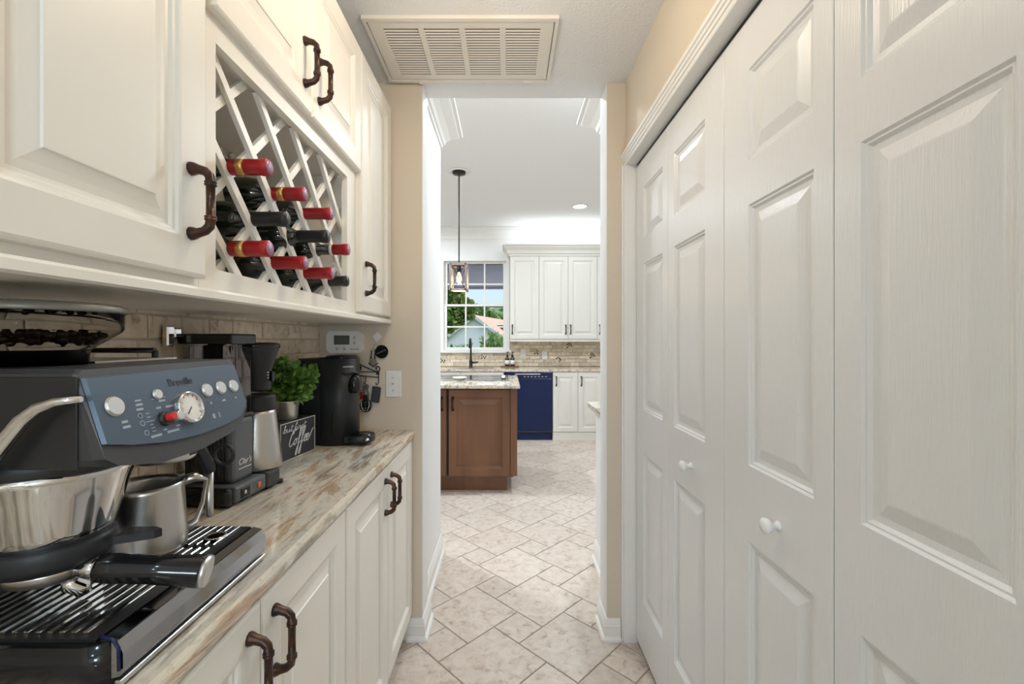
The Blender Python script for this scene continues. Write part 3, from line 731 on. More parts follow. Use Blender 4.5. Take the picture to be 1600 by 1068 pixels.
# hopper
hc = (-.592, .558, 0)
hp = MB().lathe([(.046, 1.248), (.047, 1.252), (.048, 1.266), (.056, 1.272), (.0805, 1.290), (.0825, 1.294), (.083, 1.314), (.0805, 1.314), (.0800, 1.2945), (.0785, 1.2915), (.054, 1.274), (.0455, 1.268), (.0440, 1.250)], hc, 36).build('bean_hopper', 'smoke_glass', em)
MB().lathe([(.0001, 1.3145), (.0865, 1.3145), (.0875, 1.3165), (.0865, 1.3225), (.080, 1.3255), (.0001, 1.3265)], hc, 36).build('hopper_lid', 'hopper_lid', hp)
MB().lathe([(.0445, 1.2485), (.0452, 1.2665), (.0460, 1.2675), (.001, 1.2675)], hc, 30).build('hopper_collar', 'black_gloss', hp)
bn = MB(); random.seed(3)
for k in range(150):
    a = random.uniform(0, 2 * PI); zz = random.uniform(1.276, 1.289); rm = .050 + (zz - 1.274) * 1.35
    rr = rm * math.sqrt(random.uniform(.25, 1)) * .96
    bn.sphere((hc[0] + rr * math.cos(a), hc[1] + rr * math.sin(a), zz), .0058, .0042, .0040, 7, 5)
bo = bn.build('coffee_beans', 'beans', hp, kind='stuff')
# tamping unit under the head, near side
tc = (-.570, .553, 0)
MB().lathe([(.080, 1.150), (.087, 1.144), (.087, 1.127), (.085, 1.125)], tc, 40).build('tamper_collar', 'matte_black', em)
MB().lathe([(.086, 1.1265), (.081, 1.115), (.0745, 1.095), (.068, 1.070), (.0625, 1.050), (.0595, 1.036), (.0001, 1.036)], tc, 40).build('tamper_skirt', 'chrome', em)
cr_ = MB().lathe([(.0001, 1.0365), (.0605, 1.0365), (.0625, 1.030), (.0625, 1.016), (.056, 1.006), (.0001, 1.006)], tc, 36)
cr_.prism([(-.500, .560), (-.462, .578), (-.458, .586), (-.470, .592), (-.505, .592)], 'z', 1.020, 1.030)
cr_.build('grind_cradle', 'matte_black', em)
# lever on the near side
lv = MB().tube([(-.590, .4740, 1.100), (-.580, .462, 1.108), (-.545, .4555, 1.138), (-.5230, .4550, 1.169), (-.500, .4550, 1.197), (-.484, .4555, 1.2095), (-.466, .4565, 1.2160), (-.4440, .4605, 1.2180)], [.006, .0065, .0075, .0080, .0076, .0064, .0052, .0030], 12)
lv.build('tamping_lever', 'chrome', em)
# group head and steam wand
MB().lathe([(.038, 1.127), (.040, 1.122), (.040, 1.103), (.0365, 1.098), (.0001, 1.098)], (-.520, .672, 0), 32).build('group_head', 'silver_dull', em)
bx(-.4815, -.4795, .668, .684, 1.105, 1.109).build('group_label', 'black_plastic', em)
sw = MB().tube([(-.525, .735, 1.130), (-.520, .738, 1.105), (-.513, .744, 1.088), (-.507, .749, 1.072), (-.5060, .750, 1.056)], [.009, .009, .009, .0095, .0085], 12).build('steam_wand', 'matte_black', em)
MB().tube([(-.5060, .750, 1.058), (-.5062, .750, .985), (-.5062, .750, .9805)], [.0062, .0062, .0045], 12).build('steam_pipe', 'steel', sw)
MB().tube([(-.4855 + .0165 * math.cos(a), .757, 1.083 + .0165 * math.sin(a)) for a in [2 * PI * i / 20 for i in range(20)]], .0032, 8, closed=True).build('finger_loop', 'matte_black', sw)
# portafilter sitting in the cradle
pfr = thing('portafilter', (-.556, .553, .97), 'black handled portafilter with chrome end cap locked under the grinder', 'portafilter')
MB().lathe([(.0470, 1.0055), (.0480, 1.001), (.0450, .990), (.034, .985), (.0001, .984)], tc, 32).build('basket_body', 'steel', pfr)
MB().tube([(-.546, .553, .985), (-.546, .5535, .974), (-.536, .557, .968), (-.534, .558, .960)], [.010, .011, .010, .008], 12).build('spout', 'chrome', pfr)
a0 = Vector((-.512, .5435, 1.000)); a1 = Vector((-.392, .5800, .9765)); dv = a1 - a0
MB().tube([a0 - dv * .10, a0, a0 + dv * .06], [.011, .0125, .0135], 14).build('neck', 'chrome', pfr)
MB().tube([a0 + dv * .05, a0 + dv * .07, a0 + dv * .20, a0 + dv * .52, a0 + dv * .60, a0 + dv * .61, a0 + dv * .93, a0 + dv * .955], [.0150, .0165, .0175, .0172, .0180, .0176, .0205, .0195], 20).build('grip', 'black_gloss', pfr)
MB().tube([a0 + dv * .945, a0 + dv * .97, a0 + dv * 1.0, a0 + dv * 1.004], [.0200, .0200, .0190, .0175], 24).build('end_cap', 'silver_dull', pfr)

# milk jug on the drip tray
jx, jy, jz = -.5560, .682, ZT + .0625
jug = thing('milk_jug', (jx, jy, jz), 'brushed stainless steel milk jug standing on the drip tray', 'jug')
jb = MB().lathe([(.0001, .001), (.048, 0), (.0510, .003), (.0515, .012), (.0490, .060), (.0470, .096), (.0478, .104), (.0466, .104), (.0458, .096), (.0478, .060), (.0500, .012), (.049, .005), (.0001, .004)], (jx, jy, jz), 40)
jb.v = [(x - (.010 * max(0, (z - jz - .085) / .02) * max(0, -(x - jx) / .045)), y, z) for x, y, z in jb.v]
jb.build('jug_body', 'steel', jug)
MB().tube([(jx + .030, jy + .032, jz + .097), (jx + .042, jy + .046, jz + .100), (jx + .052, jy + .057, jz + .092), (jx + .049, jy + .053, jz + .055), (jx + .043, jy + .046, jz + .026), (jx + .034, jy + .036, jz + .020)], .0085, 12, flat=Vector((.67, .74, 0))).build('jug_handle', 'steel', jug)

# ------------------------------------------------------------------ filter coffee machine (local frame, x along the wall, -y to the room)
mm = thing('filter_coffee_machine', (-.6347, 1.003, ZT), 'grey filter coffee machine with clear water tank behind the espresso machine', 'coffee machine', rz=math.radians(83.7), local=True)
bs = bx(.024, .135, .0, .165, .006, .044, b=.006).build('base', 'tower_grey', mm)
bx(.0, .0245, .002, .165, .004, .043, b=.008).build('base_end', 'black_gloss', mm)
bx(.1345, .190, -.002, .165, .004, .046, b=.006).build('base_end', 'head_grey', mm)
for x in (.02, .17):
    for y in (.02, .145): MB().lathe([(.012, 0), (.012, .006)], (x, y, 0), 12).build('foot', 'black_plastic', mm)
MB().lathe([(.009, .002), (.009, .010)], (.194, .004, 0), 12).build('cord_stub', 'black_plastic', mm)
bx(.042, .072, -.0022, .001, .012, .035, b=.0012).build('rocker_switch', 'black_gloss', bs)
bx(.052, .058, -.0032, -.001, .020, .028).build('switch_mark', 'white_print', bs)
bx(.100, .112, -.0022, .001, .018, .031, b=.001).build('indicator', 'orange', bs)
tw = bx(.042, .118, .022, .150, .044, .198, b=.010).build('tower', 'tower_grey', mm)
rib = MB().box(-.0015, .0015, 0, .0055, 0, .135, b=.0008).mesh('rib', 'black_plastic')
for k in range(11):
    o = place('rib', rib, tw); o.location = (.0412, .038 + k * .010, .052)
text('script_lettering', "Clar's", .020, (.084, .0214, .090), (1, 0, 0), (0, 0, 1), 'white_print', tw, shear=.3)
bx(.062, .108, .0212, .0222, .0735, .0752).build('underline', 'white_print', tw)
bx(.044, .118, .022, .150, .198, .206, b=.002).build('tank_seat', 'head_grey', mm)
tk = MB().box(.050, .116, .026, .146, .206, .375, b=.006).build('water_tank', 'tank_blue', mm)
bx(.052, .114, .028, .144, .212, .236, b=.003).build('water', 'glass', tk)
bx(.034, .122, .018, .160, .377, .402, b=.004).build('tank_lid', 'black_gloss', mm)
MB().box(.000, .020, .150, .166, .372, .420, b=.003).box(.020, .040, .150, .166, .392, .415, b=.003).build('outlet_arm', 'chrome', mm)
bx(.118, .150, .045, .085, .375, .396, b=.005).build('shower_arm', 'silver_dull', mm)
kc = (.1790, .0600, 0)
bk = MB().lathe([(.0001, .252), (.034, .252), (.036, .258), (.037, .308), (.055, .362), (.056, .374), (.0001, .374)], kc, 28).build('brew_basket', 'matte_black', mm)
MB().lathe([(.058, .366), (.058, .377), (.045, .381), (.0001, .381)], kc, 28).build('basket_lid', 'black_gloss', bk)
bx(.182, .194, .016, .028, .276, .303, b=.002).build('drip_switch', 'black_gloss', bk)
for k in range(3): bx(.171, .175, .0215, .0235, .285 + .007 * k, .288 + .007 * k).build('switch_dot', 'white_print', bk)
stay = bx(.115, .130, .105, .150, .198, .385, b=.004).build('basket_stay', 'head_grey', mm)

ka = thing('thermal_carafe', (-.678, 1.188, ZT + .0465), 'brushed steel thermal carafe with black lid on the filter coffee machine', 'carafe')
cxy = (-.6745, 1.1885, ZT)
MB().lathe([(.0001, .0465), (.060, .0465), (.0620, .050), (.060, .085), (.0475, .190), (.0455, .200), (.0001, .200)], cxy, 36).build('carafe_body', 'steel', ka)
MB().lathe([(.0460, .2005), (.0475, .205), (.0468, .235), (.044, .240), (.036, .240), (.034, .236), (.0001, .236)], cxy, 36).build('carafe_lid', 'matte_black', ka)
ring_ = MB().tube([(-.6745 + .0545 * math.cos(a), 1.1885 + .0545 * math.sin(a), ZT + .118) for a in [math.radians(-20 + 8 * i) for i in range(5)]], .0006, 5); ring_.build('carafe_mark', 'grey_print', ka)

# ------------------------------------------------------------------ "but first Coffee" box sign
sg = thing('box_sign', (-.710, 1.382, ZT), 'black wooden box sign with white script lettering on the counter', 'sign', rz=math.radians(81.7), local=True)
bx(0, .188, .001, .085, 0, .1205, b=.0012).build('box', 'slate', sg)
MB().box(.0, .188, -.0006, .0016, .1185, .1208).box(.0, .188, -.0006, .0016, .0, .0012).box(0, .0018, -.0006, .0016, 0, .1205).box(.1862, .188, -.0006, .0016, 0, .1205).build('worn_edge', 'label_paper', sg)
def strokes(name, lines, parent, r, sc, sz, ox, oz, sh=.28):
    mb = MB()
    for ln in lines:
        pts = []
        n = len(ln)
        for i in range(n - 1):     # Catmull-Rom through the pen points
            p0 = ln[max(i - 1, 0)]; p1 = ln[i]; p2 = ln[i + 1]; p3 = ln[min(i + 2, n - 1)]
            for s_ in range(5):
                t = s_ / 5
                q = [.5 * ((2 * p1[k]) + (-p0[k] + p2[k]) * t + (2 * p0[k] - 5 * p1[k] + 4 * p2[k] - p3[k]) * t * t + (-p0[k] + 3 * p1[k] - 3 * p2[k] + p3[k]) * t ** 3) for k in (0, 1)]
                pts.append(q)
        pts.append(ln[-1])
        P3 = [(ox + sc * x + sz * sh * z_, -.0004, oz + sz * z_) for x, z_ in pts]
        R = []
        for i in range(len(P3)):
            a, b = P3[max(i - 1, 0)], P3[min(i + 1, len(P3) - 1)]
            down = abs(b[2] - a[2]) / (math.hypot(b[0] - a[0], b[2] - a[2]) + 1e-9)
            R.append(r * (.55 + .6 * down ** 2))
        mb.tube(P3, R, 7, flat=Vector((0, 1, 0)))
    return mb.build(name, 'white_print', parent)
b_ = [(0, .1), (.25, .9), (.35, 1.7), (.22, 1.6), (.2, .3), (.35, 0), (.6, .2), (.6, .7), (.4, .8), (.3, .6)]
u_ = [(.85, .8), (.85, .2), (1.0, 0), (1.25, .25), (1.35, .8), (1.35, .15), (1.5, .05), (1.7, .4)]
t_ = [(1.85, 1.5), (1.78, .2), (1.95, 0), (2.2, .3)]
f_ = [(2.75, 1.3), (2.95, 1.75), (2.85, 1.9), (2.7, 1.5), (2.6, .2), (2.5, -.7), (2.38, -.75), (2.5, -.2), (2.9, .2)]
i_ = [(3.1, .8), (3.08, .15), (3.25, .05), (3.4, .3)]
r_ = [(3.45, .2), (3.55, .85), (3.65, .75), (3.85, .75), (3.8, .2), (3.95, .05), (4.1, .3)]
s_ = [(4.1, .2), (4.4, .9), (4.45, .6), (4.55, .2), (4.35, 0), (4.2, .1)]
t2 = [(4.9, 1.6), (4.83, .2), (5.0, 0), (5.25, .3)]
strokes('but_first_lettering', [b_, u_, t_, [(1.6, 1.1), (2.15, 1.2)], f_, [(2.4, .6), (2.9, .75)], i_, [(3.15, 1.15), (3.2, 1.22)], r_, s_, t2, [(4.6, 1.1), (5.3, 1.25)]], sg, .0014, .0232, .0135, .012, .0895)
C_ = [(.95, 1.75), (.85, 2.0), (.5, 1.7), (.2, .9), (.15, .25), (.4, -.05), (.8, .3)]
o_ = [(1.15, .75), (.95, .55), (.9, .15), (1.1, 0), (1.3, .3), (1.25, .7), (1.1, .75), (1.3, .65), (1.6, .7)]
def eff(x): return [(x, .5), (x + .35, 1.5), (x + .30, 2.0), (x + .12, 1.8), (x + .05, .5), (x, -1.0), (x - .18, -1.3), (x - .22, -.9), (x + .05, -.1), (x + .45, .3)]
def ee(x): return [(x, .3), (x + .3, .55), (x + .32, .85), (x + .15, .9), (x + .03, .4), (x + .18, 0), (x + .5, .25)]
strokes('coffee_lettering', [C_, o_, eff(1.65), eff(2.2), ee(2.65), ee(3.1) + [(3.8, .7), (4.1, 1.3), (4.3, 1.35)]], sg, .0024, .0310, .0260, .038, .0420, .25)

# ------------------------------------------------------------------ potted plant on the sign
px_, py_, pz_ = -.745, 1.490, ZT + .1207
pl = thing('potted_plant', (px_, py_, pz_), 'small bushy green plant in a shiny metal pot on the box sign', 'plant')
MB().lathe([(.0001, .001), (.033, 0), (.034, .003), (.040, .058), (.0425, .060), (.0425, .063), (.040, .063), (.038, .055), (.0001, .055)], (px_, py_, pz_), 30).build('pot', 'galv', pl)
MB().lathe([(.0001, .058), (.0380, .056)], (px_, py_, pz_), 16).build('soil', 'soil', pl)
def leafy(name, material, parent, clusters, n, size, seed, up=.3):
    rnd = random.Random(seed); mb = MB()
    for k in range(n):
        c = rnd.choice(clusters)
        while True:
            q = Vector((rnd.uniform(-1, 1), rnd.uniform(-1, 1), rnd.uniform(-1, 1)))
            if .25 < q.length < 1: break
        p = Vector((c[0] + q.x * c[3], c[1] + q.y * c[3], c[2] + q.z * c[4]))
        d = (q.normalized() + Vector((rnd.uniform(-.7, .7), rnd.uniform(-.7, .7), rnd.uniform(-.5, .7) + up))).normalized()
        sd_ = d.cross(Vector((rnd.uniform(-1, 1), rnd.uniform(-1, 1), rnd.uniform(-1, 1)))).normalized()
        nn = d.cross(sd_); s1 = size * rnd.uniform(.6, 1.25); w1 = s1 * .42
        a = p + d * s1 * .45 + nn * s1 * .10
        mb.add([p, p + d * s1 * .3 + sd_ * w1, p + d * s1 * .75 + sd_ * w1 * .8, p + d * s1, p + d * s1 * .75 - sd_ * w1 * .8, p + d * s1 * .3 - sd_ * w1, a], [(0, 1, 6), (1, 2, 6), (2, 3, 6), (3, 4, 6), (4, 5, 6), (5, 0, 6)])
    me = bpy.data.meshes.new(name); me.from_pydata(mb.v, [], mb.f); me.materials.append(MATS[material])
    return place(name, me, parent, kind='stuff')
cl = [(px_ + .005, py_, pz_ + .115, .060, .045), (px_ - .01, py_ - .045, pz_ + .105, .045, .04), (px_ + .01, py_ + .05, pz_ + .11, .045, .045), (px_ + .03, py_, pz_ + .09, .045, .035), (px_, py_ - .01, pz_ + .160, .030, .035), (px_ + .035, py_ + .06, pz_ + .135, .035, .03)]
leafy('foliage', 'leaf', pl, cl, 330, .027, 5)
leafy('light_foliage', 'leaf_b', pl, cl, 270, .026, 6)
stm = MB(); rnd = random.Random(2)
for k in range(26):
    c = rnd.choice(cl); e = (c[0] + rnd.uniform(-.03, .03), c[1] + rnd.uniform(-.03, .03), c[2] + rnd.uniform(-.01, .03))
    stm.tube([(px_ + rnd.uniform(-.02, .02), py_ + rnd.uniform(-.02, .02), pz_ + .055), ((px_ + e[0]) / 2, (py_ + e[1]) / 2, pz_ + .09), e], .0011, 5)
stm.build('stems', 'leaf', pl)

# ------------------------------------------------------------------ pod coffee machine
pm = thing('pod_coffee_machine', (-.66, 1.672, ZT), 'matte black rounded pod coffee machine with drip tray near the end wall', 'coffee machine')
MB().prism(stadium(-.770, -.640, 1.612, 1.752, .02, .02), 'z', ZT + .002, ZT + .318, True).build('water_tank', 'matte_black', pm)
bd = MB().prism(stadium(-.710, -.566, 1.606, 1.750, .05, .068), 'z', ZT + .0005, ZT + .318, True).build('body', 'matte_black', pm)
MB().lathe([(.062, 0), (.060, .006), (.052, .012), (.0001, .015)], (-.628, 1.678, ZT + .318), 32).build('lid_dome', 'black_gloss', pm)
MB().prism(stadium(-.650, -.557, 1.612, 1.738, .02, .055), 'z', ZT + .262, ZT + .268, True).build('lever_plate', 'black_gloss', pm)
ob = MB().sphere((-.569, 1.650, ZT + .215), .027, .032, .046, 18, 12)
ob.v = [(x, y, max(z, ZT + .192)) for x, y, z in ob.v]; ob.build('coffee_outlet', 'black_gloss', pm)
bx(-.640, -.636, 1.6045, 1.6075, ZT + .04, ZT + .125).build('rail_slot', 'black_gloss', pm)
cs = MB().lathe([(.048, .010), (.052, .014), (.052, .032), (.049, .036), (.045, .034), (.0001, .034)], (-.547, 1.650, ZT), 32)
cs.prism(stadium(-.60, -.530, 1.612, 1.698, .005, .02), 'z', ZT + .010, ZT + .032).build('cup_support', 'matte_black', pm)
cs2 = MB().lathe([(.042, .0345), (.042, .0356), (.0001, .0356)], (-.547, 1.650, ZT), 24).build('cup_grid', 'black_gloss', pm)
MB().sphere((-.5130, 1.611, ZT + .023), .0095, .008, .006, 14, 8).build('oval_badge', 'silver_dull', pm)
text('maker_lettering', 'NESPRESSO', .008, (-.5728, 1.628, ZT + .288), (.60, -.80, 0), (0, 0, 1), 'white_print', pm)
for o in list(pm.children):
    if o.name.startswith('maker'):
        o.matrix_basis = Matrix.Translation((-.5853, 1.6250, ZT + .288)) @ Matrix(((.70, 0, .714), (.714, 0, -.70), (0, 1, 0))).to_4x4()

# ------------------------------------------------------------------ end wall: thermostat, switch, key rack
YW = YS
def wx(px): return (px - 792.6) * YW / 690
def wz(py): return H - (py - 530.5) * YW / 690
th = thing('thermostat', (-.691, YW, 1.27), 'white rounded wall thermostat with dark display above the pod machine', 'thermostat')
MB().prism(stadium(-.7675, -.614, 1.2245, 1.3165, .024, .024), 'y', YW - .024, YW - .0003).build('case', 'white_plastic', th)
MB().prism(stadium(-.738, -.652, 1.249, 1.304, .008, .008), 'y', YW - .0255, YW - .0235).build('bezel', 'trim_white', th)
bx(-.7335, -.668, YW - .0268, YW - .025, 1.2595, 1.2985).build('display', 'lcd', th)
for x_, z_ in ((-.6475, 1.2895), (-.6475, 1.267), (-.721, 1.241), (-.690, 1.2415)): MB().lathe([(.0055, 0), (.005, .002), (.0001, .0025)], (0, 0, 0), 14, 'y').build('button', 'silver_dull', th).location = Vector((x_ + .691, -.0262, z_ - 1.27))
for o in th.children:
    if o.name.startswith('button'): o.matrix_parent_inverse = Matrix.Identity(4)
text('maker_lettering', 'Honeywell', .0085, (-.648, YW - .0242, 1.2405), (1, 0, 0), (0, 0, 1), 'lcd', th)

sp_ = thing('light_switch', (-.487, YW, 1.09), 'cream toggle light switch plate on the beige end wall', 'light switch')
bx(-.5215, -.4535, YW - .006, YW - .0003, 1.034, 1.147, b=.003).build('plate', 'white_plastic', sp_)
bx(-.4935, -.4825, YW - .0068, YW - .0055, 1.078, 1.103).build('toggle_slot', 'trim_white', sp_)
MB().prism([(YW - .006, 1.087), (YW - .017, 1.097), (YW - .016, 1.101), (YW - .006, 1.097)], 'x', -.4915, -.4845).build('toggle', 'white_plastic', sp_)
for z_ in (1.064, 1.118): MB().lathe([(.003, YW - .0062), (.003, YW - .0072), (.0001, YW - .0076)], (-.488, 0, z_), 10, 'y').build('screw', 'silver_dull', sp_)

kr = thing('key_rack', (-.60, YW, 1.12), 'black wrought iron scroll key rack beside the pod machine', 'key rack')
YK = YW - .006
kb = MB().tube([(-.690, YK, 1.1435), (-.552, YK, 1.1424)], .0022, 8)
kb.tube([(-.700, YK, 1.128), (-.62, YK, 1.1255), (-.551, YK, 1.1195)], .0024, 8)
kb.tube([(-.638, YK, 1.177), (-.600, YK, 1.160), (-.5605, YK, 1.1435), (-.551, YK, 1.1415)], .0026, 8)
kb.tube([(-.551, YK, 1.1415), (-.550, YK, 1.118), (-.5505, YK, 1.098), (-.553, YK - .006, 1.089), (-.557, YK - .011, 1.090), (-.558, YK - .012, 1.098)], .0024, 8)
kb.build('bar', 'black_plastic', kr)
def spiral(cx_, cz_, sgn): return [(cx_ + sgn * (.0130 - .00085 * i) * math.cos(i * .55 - 1.2), YK, cz_ + (.0130 - .00085 * i) * math.sin(i * .55 - 1.2)) for i in range(12)]
for cx_, sgn in ((-.556, 1), (-.632, -1)): MB().tube(spiral(cx_, 1.157, sgn), .0026, 8).build('scroll', 'black_plastic', kr)
MB().tube([(-.605, YK, 1.124), (-.605, YK - .002, 1.100), (-.609, YK - .009, 1.092), (-.612, YK - .012, 1.102)], .0019, 8).build('hook', 'black_plastic', kr)
bx(-.561, -.548, YW - .0045, YW - .0003, 1.130, 1.147).build('mount_plate', 'black_plastic', kr)

def key_shape(parent, x_, z_, rot, y_, k=1.25):
    mb = MB().lathe([(.0085, -.0008), (.0085, .0008)], (0, 0, 0), 16, 'y'); mb.box(-.003, .003, -.0008, .0008, -.036, -.006).box(.003, .0048, -.0008, .0008, -.034, -.029).box(.003, .0044, -.0008, .0008, -.024, -.020)
    M_ = Matrix.Rotation(rot, 4, 'Y'); mb.v = [tuple(Vector((x_, y_, z_)) + M_ @ (Vector(p) * k)) for p in mb.v]
    return mb.build('key', 'key_brass', parent)
k1 = thing('car_key', (-.603, YW - .015, 1.0), 'brass keys with a round black car key fob hanging from the rack', 'keys')
key_shape(k1, -.6075, 1.079, .14, YW - .014); key_shape(k1, -.5975, 1.081, -.16, YW - .0175)
MB().tube([(-.604 + .007 * math.cos(a), YW - .0158, 1.092 + .007 * math.sin(a)) for a in [2 * PI * i / 14 for i in range(14)]], .0009, 6, closed=True).build('split_ring', 'chrome', k1)
MB().sphere((-.603, YW - .0125, 1.000), .0265, .009, .0290, 22, 12).build('fob', 'black_gloss', k1)
bx(-.615, -.591, YW - .019, YW - .006, 1.014, 1.046, b=.003).build('fob_neck', 'black_plastic', k1)
MB().tube([(-.619, YW - .0190, 1.022), (-.620, YW - .0215, 1.000), (-.612, YW - .0215, .981), (-.594, YW - .0215, .981), (-.586, YW - .0215, 1.000), (-.587, YW - .019, 1.022)], .0022, 6).build('fob_band', 'chrome', k1)
for z_ in (1.014, 1.002, .990): bx(-.609, -.597, YW - .0225, YW - .0195, z_ - .0035, z_ + .0035).build('fob_button', 'grey_print' if z_ != .990 else 'silver_dull', k1)
bx(-.630, -.620, YW - .007, YW - .002, 1.026, 1.060, b=.001).build('red_tag', 'red', None, label='small red key tag half hidden behind the pod machine', cat='key tag')
k2 = thing('leather_key_fob', (-.552, YW - .01, 1.045), 'black rectangular leather key fob with chrome top on the key rack', 'key fob')
rot = Matrix.Rotation(.14, 4, 'Y'); fc = Vector((-.5560, YW - .010, 1.0800))
fbm = bx(-.0185, .0185, -.005, .005, -.068, -.002, b=.002); fbm.v = [tuple(fc + rot @ Vector(p)) for p in fbm.v]; fbm.build('leather', 'slate', k2)
fcm = bx(-.0190, .0190, -.0055, .0055, -.005, .0008, b=.001); fcm.v = [tuple(fc + rot @ Vector(p)) for p in fcm.v]; fcm.build('chrome_edge', 'chrome', k2)
MB().tube([(-.5565 + .005 * math.cos(a), YW - .013, 1.0870 + .006 * math.sin(a)) for a in [2 * PI * i / 12 for i in range(12)]], .0010, 6, closed=True).build('split_ring', 'key_brass', k2)
k3 = thing('key_ring', (-.55, YW - .01, 1.25), 'key ring with pale diamond tracker, round black disc and brass key on the wall', 'key ring')
tr = bx(-.0165, .0165, -.0035, .0035, -.0165, .0165, b=.003); rot = Matrix.Rotation(PI / 4 + .1, 4, 'Y'); tr.v = [tuple(Vector((-.5586, YW - .005, 1.2925)) + rot @ Vector(p)) for p in tr.v]; tr.build('tracker_tag', 'white_plastic', k3)
MB().lathe([(.0285, YW - .010), (.0285, YW - .0065), (.0001, YW - .0065)], (-.5370, 0, 1.2290), 28, 'y').build('disc', 'black_gloss', k3)
dl = MB()
for k in range(7):
    u = (k - 3) * .0062; dl.tube([(-.5370 + u * .92, YW - .0102, 1.229 + u * .40 - .0022), (-.5380 + u * .92, YW - .0102, 1.229 + u * .40 + .0022)], .0009, 5)
dl.build('disc_print', 'symbol_print', k3, kind='stuff')
MB().tube([(-.565 + .007 * math.cos(a), YW - .012, 1.250 + .011 * math.sin(a)) for a in [2 * PI * i / 14 for i in range(14)]], .0013, 6, closed=True).build('split_ring', 'chrome', k3)
for x_ in (-.5795, -.5640): MB().tube([(x_, YW - .010, 1.235), (x_ - .002, YW - .010, 1.198)], .0026, 7).build('strap', 'black_plastic', k3)
MB().prism([(-.586, 1.198), (-.559, 1.198), (-.556, 1.178), (-.5715, 1.166), (-.588, 1.178)], 'y', YW - .012, YW - .008).build('key_head', 'key_brass', k3)
MB().tube([(-.591, YW - .010, 1.181), (-.5715, YW - .010, 1.1645), (-.552, YW - .010, 1.181)], .0030, 7).build('key_guard', 'black_plastic', k3)

# ------------------------------------------------------------------ kitchen: back wall bricks
random.seed(5)
MB().box(-1.2, 1.9, YB - .002, YB, .9, 1.094).box(.04, 1.9, YB - .002, YB, 1.094, 1.26).build('backsplash_grout', 'brick_grout', wall_back)
zr, ri = .906, 0
while zr < 1.25:
    x = -1.18 - (.075 if ri % 2 else 0)
    while x < 1.55:
        wd = random.choice((.12, .15, .15, .18))
        if zr + .05 <= 1.12 or x > WX1 + .06 or x + wd < WX0:
            o = place('backsplash_brick', brick_mesh(wd, .050, 'kitchen_brick', .009), wall_back); o.location = (x, YB - .002, zr)
        x += wd
    zr += .050; ri += 1
def mosaic(px, py):
    x0, z0 = (px - 792.6) * 6.225 / 690, H - (py - 530.5) * 6.225 / 690
    t = MB()
    for k, (a, b) in enumerate(((0, 0), (.02, .02), (-.02, .02), (.02, -.02), (-.02, -.02), (0, .035), (.035, 0))):
        if (k + px) % 4 == 0: continue
        t.prism([(x0 + a - .011, z0 + b), (x0 + a, z0 + b - .011), (x0 + a + .011, z0 + b), (x0 + a, z0 + b + .011)], 'y', YB - .014, YB - .011)
    t.build('mosaic_insert', 'black_gloss', wall_back)
for p in ((691, 563), (755, 557), (838, 550), (889, 540), (872, 562), (925, 556)): mosaic(*p)

# window with grilles
wd_ = thing('window_1', (-.455, YB, WZ0), 'white double hung kitchen window with twelve panes over the sink', None, kind='structure')
cs_ = MB().box(WX0 - .035, WX0 + .01, YB - .02, YB + .05, WZ0 - .0, WZ1 + .03).box(WX1 - .01, WX1 + .035, YB - .02, YB + .05, WZ0, WZ1 + .03).box(WX0 + .01, WX1 - .01, YB - .02, YB + .05, WZ1 - .01, WZ1 + .03)
cs_.build('window_frame', 'trim_white', wd_)
bx(WX0 - .06, WX1 + .06, YB - .06, YB + .05, WZ0 - .04, WZ0, b=.004).build('window_sill', 'trim_white', wd_)
gx0, gx1 = WX0 + .01, WX1 - .01; zm = 1.762
def sash(nm, z0, z1, y):
    fr = MB(); w = .042
    fr.box(gx0, gx0 + w, y, y + .03, z0, z1).box(gx1 - w, gx1, y, y + .03, z0, z1).box(gx0 + w, gx1 - w, y, y + .03, z0, z0 + w * .9).box(gx0 + w, gx1 - w, y, y + .03, z1 - w * .7, z1)
    s_o = fr.build(nm, 'trim_white', wd_)
    a, b, c, d = gx0 + w, gx1 - w, z0 + w * .9, z1 - w * .7
    for k in (1, 2):
        x = a + (b - a) * k / 3; bx(x - .010, x + .010, y + .004, y + .026, c, d).build('muntin', 'trim_white', s_o)
    zc = (c + d) / 2
    for k in range(3):
        xa = a + (b - a) * k / 3 + (.010 if k else 0); xb = a + (b - a) * (k + 1) / 3 - (.010 if k < 2 else 0)
        bx(xa, xb, y + .004, y + .026, zc - .010, zc + .010).build('muntin', 'trim_white', s_o)
        bx(xa, xb, y + .014, y + .016, c, zc - .010).build('pane', 'glass', s_o)
        bx(xa, xb, y + .014, y + .016, zc + .010, d).build('pane', 'glass', s_o)
sash('lower_sash', WZ0, zm + .02, YB + .01); sash('upper_sash', zm - .02, WZ1 - .01, YB + .045)
# patio door hidden from here, lets daylight in
pd = thing('window_2', (-1.85, YB, 0), 'glazed patio door on the kitchen back wall, out of view', None, kind='structure')
MB().box(GX0, GX0 + .06, YB + .02, YB + .08, 0, GZ1).box(GX1 - .06, GX1, YB + .02, YB + .08, 0, GZ1).box(GX0 + .06, GX1 - .06, YB + .02, YB + .08, GZ1 - .06, GZ1).box(GX0 + .06, GX1 - .06, YB + .02, YB + .08, 0, .12).box(-1.88, -1.82, YB + .02, YB + .08, .12, GZ1 - .06).build('door_frame', 'trim_white', pd)
for a, b in ((GX0 + .06, -1.88), (-1.82, GX1 - .06)): bx(a, b, YB + .045, YB + .05, .12, GZ1 - .06).build('pane', 'glass', pd)

